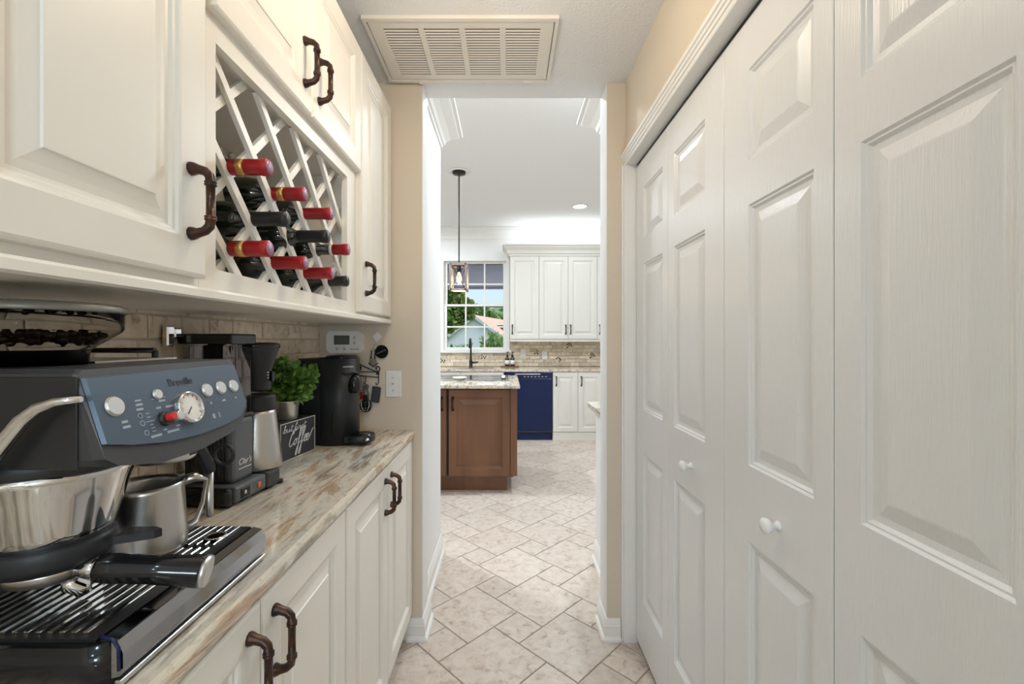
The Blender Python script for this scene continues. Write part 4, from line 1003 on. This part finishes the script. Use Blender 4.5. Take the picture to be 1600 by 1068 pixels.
# kitchen counters and cabinets on the back wall
YF = 5.62
MB().prism([(YF - .025, .872), (YB - .012, .872), (YB - .012, .902), (YF - .025, .902), (YF - .03, .895), (YF - .03, .879)], 'x', -1.15, 1.9).build('kitchen_countertop', 'granite', None, label='long granite counter along the kitchen back wall under the window', cat='countertop')
TK = TY(YF)
def kbase(x0, x1, lab, doors, hs, top=.868):
    c = thing('kitchen_base_cabinet', ((x0 + x1) / 2, YF + .3, 0), lab, 'cabinet', group='kitchen base cabinets')
    bx(x0, x1, YF, YB - .012, .105, .8715).build('body', 'cab_kitchen', c)
    bx(x0, x1, YF - .012, YF + .01, 0, .104, b=.002).build('plinth', 'cab_kitchen', c)
    for (a, b), hx in zip(doors, hs):
        d = cab_door(c, TK, a, b, .110, .866, 'cab_kitchen', fr=.055); pull(d, TK, hx, .70, .81, .0195, 'bronze_dark')
kbase(-1.15, -.042, 'cream kitchen sink cabinet behind the island', [(-1.147, -.597), (-.594, -.046)], [-.64, -.55])
kbase(.578, 1.215, 'cream two door kitchen base cabinet right of the dark blue dishwasher', [(.581, .895), (.899, 1.212)], [.622, .94])
kbase(1.218, 1.85, 'cream kitchen base cabinet in the far right corner', [(1.221, 1.53), (1.534, 1.847)], [1.26, 1.575])
dw = thing('dishwasher', (.268, YF, 0), 'glossy dark blue dishwasher under the back counter', 'dishwasher')
bx(-.038, .574, YF + .01, YB - .02, .10, .8700).build('tub', 'navy_trim', dw)
bx(-.034, .570, YF - .022, YF + .0098, .125, .790, b=.006).build('door', 'navy', dw)
cp2 = bx(-.034, .570, YF - .022, YF + .0098, .796, .868, b=.006).build('control_strip', 'navy', dw)
bx(.10, .42, YF - .024, YF - .0215, .838, .852).build('vent_slot', 'silver_dull', cp2)
for k in range(7): bx(.21 + k * .045, .232 + k * .045, YF - .0235, YF - .0215, .809, .815).build('control_mark', 'white_print', cp2)
bx(-.034, .570, YF + .03, YF + .05, .0, .12).build('toe_panel', 'navy', dw)

# kitchen wall cabinets with crown
YU = 5.905
TKU = TY(YU + .02)
xe = [.036, .425, .815, 1.204, 1.59]
for k in range(4):
    labs = ['white kitchen wall cabinet next to the window', 'white kitchen wall cabinet second from the window', 'white kitchen wall cabinet third from the window', 'white kitchen wall cabinet partly hidden by the right jamb']
    c = thing('kitchen_wall_cabinet', ((xe[k] + xe[k + 1]) / 2, YU + .15, 1.265), labs[k], 'cabinet', group='kitchen wall cabinets')
    bx(xe[k], xe[k + 1], YU + .02, YB - .0005, 1.272, 2.42).build('body', 'cab_kitchen', c)
    d = cab_door(c, TKU, xe[k] + .002, xe[k + 1] - .002, 1.290, 2.395, 'cab_kitchen', fr=.055)
    hx = [xe[0] + .032, xe[2] - .032, xe[2] + .032, xe[3] + .032][k]
    pull(d, TKU, hx, 1.36, 1.475, .0195, 'bronze_dark')
MB().prism([(YU + .0, 1.255), (YB - .001, 1.255), (YB - .001, 1.2715), (YU + .0, 1.2715)], 'x', .034, 1.6).build('kitchen_light_rail', 'cab_kitchen', None, label='white light rail beneath the kitchen wall cabinets', cat='moulding')
crk = [(0, 2.40), (.014, 2.40), (.016, 2.425), (.030, 2.43), (.040, 2.47), (.075, 2.51), (.078, 2.525), (.095, 2.53), (.095, 2.548), (0, 2.548)]
MB().sweep([(.034, YB - .001), (.034, YU + .018), (1.6, YU + .018)], crk).build('cabinet_crown', 'cab_kitchen', None, label='white crown moulding on top of the kitchen wall cabinets', cat='moulding')
# unseen strip lamp added on the wall cabinets for the bright ceiling band
lsn = thing('added_strip_lamp', (.8, 6.05, 2.421), 'added led strip lamp lying hidden on top of the kitchen wall cabinets', 'lamp')
bx(.1, 1.55, 6.03, 6.06, 2.4205, 2.434).build('lamp_bar', 'lamp_emit', lsn)
al = area('added_strip_light', (.8, 6.05, 2.47), 1.4, 2.4, KC, (PI, 0, 0), 'RECTANGLE', .06); al.parent = lsn; al.matrix_parent_inverse = MW[lsn.name].inverted()

lsr = thing('added_strip_lamp', (.82, 2.28, 2.563), 'added led strip lamp lying hidden on the tall wall cabinet behind the right jamb', 'lamp')  # hidden uplight added to brighten and cool the kitchen ceiling
bx(.60, 1.08, 2.22, 2.25, 2.5625, 2.575).build('lamp_bar', 'lamp_emit', lsr)
al = area('added_strip_light', (.84, 2.235, 2.60), .45, 10, KC, (PI, 0, 0), 'RECTANGLE', .05); al.parent = lsr; al.matrix_parent_inverse = MW[lsr.name].inverted()

# tap, sink, soap bottles, outlets
tp = thing('kitchen_tap', (-.50, 6.06, .902), 'tall dark bronze pull-down kitchen tap at the window', 'tap')
MB().lathe([(.030, .902), (.030, .910), (.024, .918), (.022, .960), (.024, .985), (.020, 1.00), (.0135, 1.03)], (-.50, 6.06, 0), 18).build('tap_body', 'bronze_dark', tp)
MB().tube([(-.50, 6.06, 1.02), (-.50, 6.06, 1.20), (-.50, 6.045, 1.26), (-.50, 6.00, 1.292), (-.50, 5.93, 1.285), (-.50, 5.885, 1.245), (-.50, 5.875, 1.17)], [.013, .012, .012, .012, .012, .013, .016], 12).build('spout', 'bronze_dark', tp)
MB().tube([(-.485, 6.06, .965), (-.44, 6.055, .968), (-.40, 6.05, .975)], [.014, .012, .009], 10).build('lever', 'bronze_dark', tp)
bx(-.82, -.18, 5.70, 6.0, .9022, .909, b=.003).build('sink_rim', 'steel', None, label='pale sink rim set in the back counter below the window', cat='sink')
def soap(x, lab):
    t = thing('soap_bottle', (x, 6.10, .918), lab, 'bottle', group='amber soap bottles by the window')
    MB().lathe([(.0001, .918), (.030, .918), (.032, .921), (.032, 1.012), (.026, 1.030), (.013, 1.045), (.013, 1.060), (.0001, 1.060)], (x, 6.10, 0), 20).build('bottle_body', 'amber', t)
    MB().lathe([(.0326, .94), (.0326, .998)], (x, 6.10, 0), 20).build('paper_label', 'trim_white', t)
    MB().lathe([(.0155, 1.052), (.0155, 1.072), (.005, 1.076), (.005, 1.10), (.011, 1.102), (.011, 1.112), (.0001, 1.113)], (x, 6.10, 0), 14).tube([(x, 6.10, 1.107), (x + .02, 6.07, 1.109), (x + .024, 6.062, 1.100)], .0045, 8).build('pump', 'black_plastic', t)
soap(.0, 'amber pump bottle with white label, nearer the window'); soap(.072, 'amber pump bottle with white label, nearer the wall outlets')
bx(-.09, .16, 6.04, 6.16, .9022, .9175, b=.004).build('wooden_tray', 'wood_brown', None, label='small brown wooden tray under the two soap bottles', cat='tray')
for i, (px, py) in enumerate(((817.5, 551), (851, 555))):
    x0, z0 = (px - 792.6) * 6.2275 / 690, H - (py - 530.5) * 6.2275 / 690
    t = thing('wall_outlet', (x0, 6.228, z0), 'white outlet plate on the kitchen backsplash ' + ('nearer the soap bottles' if i == 0 else 'below the wall cabinet handles'), 'outlet', group='kitchen wall outlets')
    bx(x0 - .037, x0 + .037, 6.2225, 6.2285, z0 - .058, z0 + .058, b=.003).build('plate', 'white_plastic', t)
    for s_ in (-.022, .022): bx(x0 - .016, x0 + .016, 6.2205, 6.2228, z0 + s_ - .014, z0 + s_ + .014, b=.002).build('socket', 'trim_white', t)

# ------------------------------------------------------------------ island
isl = thing('kitchen_island', (-.6, 4.1, 0), 'dark brown stained wooden kitchen island with raised panel doors', 'island')
YI = 3.68
bx(-1.6, .050, YI, 4.50, .135, .8835).build('body', 'wood_brown', isl)
bx(-1.56, .0, YI + .085, 4.44, 0, .135).build('toe_base', 'wood_brown', isl)
TI = TY(YI)
WR = [(0, 0), (.004, -.001), (.008, -.006), (.014, -.007), (.018, -.012), (.026, -.012), (.060, -.003), (.064, -.002)]
for (a, b, h) in ((-.486, .024, -.452), (-1.02, -.506, -.545)):
    d = panel_door(isl, 'door', TI, a, b, .150, .868, .02, [(a + .062, b - .062, .212, .806)], 'wood_brown', WR); 
    pull(d, TI, h, .70, .80, .0195, 'bronze_dark', s=1.2)
bx(.026, .082, YI - .022, YI + .05, .150, .882, b=.004).build('corner_post', 'wood_brown', isl)
bx(-.504, -.488, YI - .004, YI + .0, .150, .868).build('gap_shade_strip', 'shade_black', isl)  # dark strip painting the shaded gap between the two doors
bx(.050, .080, YI + .05, 4.50, .150, .882).build('end_panel', 'wood_brown', isl)
MB().box(-1.66, .103, 3.565, 4.555, .884, .914, b=.005).build('island_countertop', 'granite', None, label='pale granite slab on top of the brown island', cat='countertop')
ck = thing('cooktop', (-.42, 4.2, .914), 'flat glass cooktop with steel rim set on the island counter', 'cooktop')
bx(-.88, .022, 3.93, 4.47, .9142, .922, b=.003).build('steel_rim', 'steel', ck)
bx(-.865, .007, 3.945, 4.455, .9215, .9235).build('glass_top', 'black_gloss', ck)
for x, y, r in ((-.66, 4.08, .09), (-.66, 4.32, .11), (-.20, 4.08, .11), (-.20, 4.32, .08)):
    MB().tube([(x + r * math.cos(a), y + r * math.sin(a), .9238) for a in [2 * PI * i / 28 for i in range(28)]], .0015, 5, closed=True).build('burner_ring', 'silver_dull', ck)
for y in (4.02, 4.10, 4.18): MB().lathe([(.020, .9235), (.018, .944), (.0001, .946)], (-.035, y, 0), 16).build('control_knob', 'silver_dull', ck)
MB().lathe([(.0001, .9238), (.040, .9238), (.062, .936), (.064, .945), (.058, .942), (.038, .929), (.0001, .928)], (-.43, 3.985, 0), 24).build('spoon_dish', 'white_plastic', None, label='small white dish standing on the cooktop', cat='dish')

# pendant
pn = thing('pendant_lamp', (-.451, 4.127, ZK), 'pendant lamp with weathered square cage and glowing bulb over the island', 'pendant lamp')
pxx, pyy = -.451, 4.127
MB().lathe([(.0001, ZK), (.105, ZK), (.108, ZK - .006), (.085, ZK - .012), (.070, ZK - .004), (.0001, ZK - .004)], (pxx, pyy, 0), 32).build('adapter_ring', 'trim_white', pn)
MB().lathe([(.0001, ZK - .005), (.062, ZK - .005), (.060, ZK - .022), (.012, ZK - .030), (.0001, ZK - .030)], (pxx, pyy, 0), 28).build('canopy', 'bronze_dark', pn)
bot, top, hw = 1.735, 1.985, .072
MB().tube([(pxx, pyy, ZK - .025), (pxx, pyy, top - .005)], .006, 10).build('rod', 'bronze_dark', pn)
cg = MB()
for sx in (-1, 1):
    for sy in (-1, 1): cg.box(pxx + sx * hw - .010, pxx + sx * hw + .010, pyy + sy * hw - .010, pyy + sy * hw + .010, bot, top)
for zz in (bot + .009, top - .009):
    for s_ in (-1, 1):
        cg.box(pxx - hw, pxx + hw, pyy + s_ * hw - .010, pyy + s_ * hw + .010, zz - .009, zz + .009)
        cg.box(pxx + s_ * hw - .010, pxx + s_ * hw + .010, pyy - hw, pyy + hw, zz - .009, zz + .009)
cage = cg.build('cage', 'wood_grey', pn)
for s_ in (-1, 1):
    for q in (-1, 1):
        MB().tube([(pxx - q * (hw - .012), pyy + s_ * hw, bot + .02), (pxx + q * (hw - .012), pyy + s_ * hw, top - .02)], .003, 6).build('cross_wire', 'bronze_dark', cage)
        MB().tube([(pxx + s_ * hw, pyy - q * (hw - .012), bot + .02), (pxx + s_ * hw, pyy + q * (hw - .012), top - .02)], .003, 6).build('cross_wire', 'bronze_dark', cage)
MB().box(pxx - hw, pxx + hw, pyy - .012, pyy + .012, top - .018, top - .004).lathe([(.020, top - .075), (.020, top - .018)], (pxx, pyy, 0), 14).build('socket', 'bronze_dark', pn)
MB().lathe([(.010, top - .075), (.014, top - .09), (.026, top - .13), (.026, top - .150), (.016, top - .170), (.0001, top - .176)], (pxx, pyy, 0), 18).build('bulb', 'bulb', pn)
pt = bpy.data.lights.new('pendant_glow', 'POINT'); pt.energy = 4; pt.color = (1, .7, .4); pt.shadow_soft_size = .03
po = bpy.data.objects.new('pendant_glow', pt); COL.objects.link(po); po.location = (0, 0, top - .21 - ZK); po.parent = pn

# right hand counter run behind the passage wall
rc = thing('corner_base_cabinet', (.8, 2.3, 0), 'white end of a kitchen base cabinet behind the right jamb', 'cabinet')
bx(.520, 1.12, 2.035, 2.59, 0, .882).build('body', 'wall_white', rc)
MB().sweep([(.520, 2.595), (.520, 2.035)], BASE2).build('base_trim', 'trim_white', rc)
MB().box(.472, 1.15, 2.032, 2.61, .884, .914, b=.003).build('corner_countertop', 'granite', None, label='short granite counter jutting out behind the right jamb', cat='countertop')
ru = thing('tall_wall_cabinet', (.8, 2.25, 1.45), 'white wall cabinet behind the right jamb with crown moulding', 'cabinet')
bx(.532, 1.12, 2.035, 2.49, 1.45, 2.44).build('body', 'cab_kitchen', ru)
MB().sweep([(1.1, 2.49), (.532, 2.49), (.532, 2.035)], [(o, z + 2.44) for o, z in CRN]).build('crown', 'trim_white', ru)

# ------------------------------------------------------------------ outside
struct('ground_outside', bx(-60, 60, 11.35, 130, -1.7, -1.2), 'lawn')
struct('lanai_floor', bx(-6, 6, YB + .13, 11.3, -.2, -.06), 'concrete')  # run out past the roof, unseen and bright, to bounce sunlight onto the soffit
lan = struct('lanai_ceiling', bx(-6, 6, 6.37, 8.98, 2.375, 2.45), 'soffit')
bdm = MB().box(-6, 6, 0, .2, -.012, 0, b=.003).mesh('soffit_board', 'soffit')
for k in range(13):
    o = place('soffit_board', bdm, lan); o.location = (0, 6.375 + k * .203, 2.375)
struct('lanai_beam', bx(-6, 6, 8.98, 9.1, 2.315, 2.6), 'soffit')

nh = thing('neighbour_house', (-2.9, 40, -1.25), 'pale blue neighbouring house with pinkish shingle gable roof seen through the window', 'house', rz=math.radians(-14), local=True)
HA, HE, HW = 4.58, 1.75, 3.9      # apex, eave, half width in the local frame
MB().prism([(-HW, 0), (HW, 0), (HW, HE), (0, HA), (-HW, HE)], 'y', 0, .25).build('gable_wall', 'house_blue', nh)
bx(-HW, HW, .25, 14, 0, HE).build('side_walls', 'house_blue', nh)
sl_ = (HA - HE) / HW
for s_ in (-1, 1):
    x1 = s_ * (HW + .5); z1 = HE - .5 * sl_
    MB().prism([(0, HA + .02), (x1, z1 + .02), (x1, z1 + .18), (0, HA + .20)], 'y', -.35, 14.3).build('roof_slope', 'pink_roof', nh)
    MB().prism([(0, HA - .10), (x1, z1 - .10), (x1, z1 + .20), (0, HA + .22)], 'y', -.45, -.34).build('rake_board', 'house_trim', nh)
bx(1.2, 2.2, 3.0, 3.4, HA - 1.25 * sl_ - .1, HA - 1.2 * sl_ + .22).build('roof_vent', 'slate', nh)
nh2 = thing('small_house_roof', (-7.2, 48, -1.25), 'low pale roof of another house behind the tree', 'house')
MB().prism([(-11, -1.25), (-4.9, -1.25), (-4.9, .9), (-8, 2.1), (-11, .9)], 'y', 47, 54).build('shell', 'house_trim', nh2)
def tree(name, lab, base, clusters, n, size, m1, m2, seed, trunk=.15):
    t = thing(name, base, lab, 'tree' if 'tree' in name or 'palm' in name else 'shrub')
    top_ = max(c[2] for c in clusters)
    mb = MB().tube([base, (base[0] + .1, base[1], (base[2] + top_) / 2), (clusters[0][0], clusters[0][1], top_)], [trunk, trunk * .8, trunk * .35], 8)
    mb.build('trunk', 'bark', t)
    leafy('crown', m1, t, clusters, n, size, seed)
    leafy('second_tone_leaves', m2, t, clusters, n // 2, size, seed + 1)  # second leaf tone; on the broadleaf tree it paints sunlit leaves
tree('broadleaf_tree', 'bushy green tree with sunlit leaves painted golden filling the left window panes', (-3.6, 20, -1.2), [(-3.3, 20, 3.2, .6, .6), (-2.45, 20, 3.0, .6, .6), (-2.7, 20, 3.6, .6, .5), (-2.35, 20.2, 2.35, .5, .4), (-2.85, 19.8, 2.0, .5, .5), (-3.1, 20, 2.7, .6, .8), (-1.85, 20, 2.65, .32, .40)], 2200, .22, 'tree_leaf', 'tree_sunlit', 21)
tree('background_tree', 'green tree standing behind the gable roof', (-7, 75, -1.2), [(-5.5, 75, 5.2, 2.0, 1.8), (-7.5, 75, 5.6, 2.2, 1.9), (-9.2, 75, 4.6, 2.2, 1.9)], 1200, .5, 'leaf_c', 'leaf', 31, .2)
def palm(x, y, zc, r, seed, lab):
    t = thing('palm_tree', (x, y, -1.2), lab, 'palm', group='palm trees beyond the roof')
    MB().tube([(x, y, -1.2), (x + .15, y, zc)], [.2, .13], 8).build('trunk', 'bark', t)
    rnd = random.Random(seed); mb = MB()
    for k in range(22):
        a = rnd.uniform(0, 2 * PI); el = rnd.uniform(-.2, .9); d = Vector((math.cos(a), math.sin(a), 0))
        pts = [Vector((x + .15, y, zc)) + d * (r * s_ * math.cos(el * .6)) + Vector((0, 0, r * (el * s_ - .55 * s_ * s_))) for s_ in (0, .25, .5, .75, 1)]
        sd_ = Vector((-d.y, d.x, 0))
        for i in range(4):
            for q in (-1, 1):
                for e in (0, .5):
                    p0 = pts[i].lerp(pts[i + 1], e); p1 = pts[i].lerp(pts[i + 1], e + .35)
                    mb.add([p0, p1, p1 + sd_ * q * r * .28 + Vector((0, 0, -r * .16)) + d * r * .1], [(0, 1, 2)])
    me = bpy.data.meshes.new('fronds'); me.from_pydata(mb.v, [], mb.f); me.materials.append(MATS['leaf_c']); place('fronds', me, t)
palm(-3.6, 85, 7.0, 3.0, 3, 'palm tree rising just right of the gable peak'); palm(-1.3, 97, 7.8, 3.2, 4, 'palm tree at the right edge of the window')
tree('background_tree', 'rounded green tree low behind the pink roof', (-2.6, 112, -1.2), [(-3.4, 112, 6.2, 2.6, 2.0), (-.6, 112, 6.0, 2.4, 2.0)], 900, .55, 'leaf_c', 'leaf_b', 41, .2)
def shrub(lab, x, y, z0, w, h, n, seed, m1='leaf_c', m2='leaf_b', size=.16):
    t = thing('garden_shrub', (x, y, z0), lab, 'shrub', group='shrubs outside the window')
    rnd = random.Random(seed); mb = MB(); mc = MB()
    for k in range(n):
        a = rnd.uniform(-w, w); b = rnd.uniform(-w, w) * .6; hh = h * rnd.uniform(.86, 1.0) * (1 - .05 * abs(a) / w)
        tip = Vector((x + a * 1.25, y + b, z0 + hh)); root = Vector((x + a * .6, y + b, z0))
        mb.tube([root, tip], [.010, .004], 5)
        for i in range(10):
            p = root.lerp(tip, .72 + .028 * i); d = Vector((rnd.uniform(-1, 1), rnd.uniform(-1, 1), rnd.uniform(.3, 1.2))).normalized(); s_ = d.orthogonal().normalized() * size * .18
            mc.add([p, p + d * size * .5 + s_, p + d * size, p + d * size * .5 - s_], [(0, 1, 2, 3)])
    mb.build('stems', 'leaf', t)
    me = bpy.data.meshes.new('leaves'); me.from_pydata(mc.v, [], mc.f); me.materials.append(MATS[m1]); place('leaves', me, t, kind='stuff')
shrub('upright leafy green shrub in the lower right window panes', -.36, 12, -1.2, .27, 2.75, 60, 51, 'tree_leaf', 'leaf_b')
shrub('loose pale green shrub in the lower middle window panes', -1.15, 13, -1.2, .45, 2.42, 26, 61, 'leaf_c')
shrub('small dark green shrub at the lower left window corner', -1.62, 12.5, -1.2, .10, 2.35, 16, 71, 'leaf')
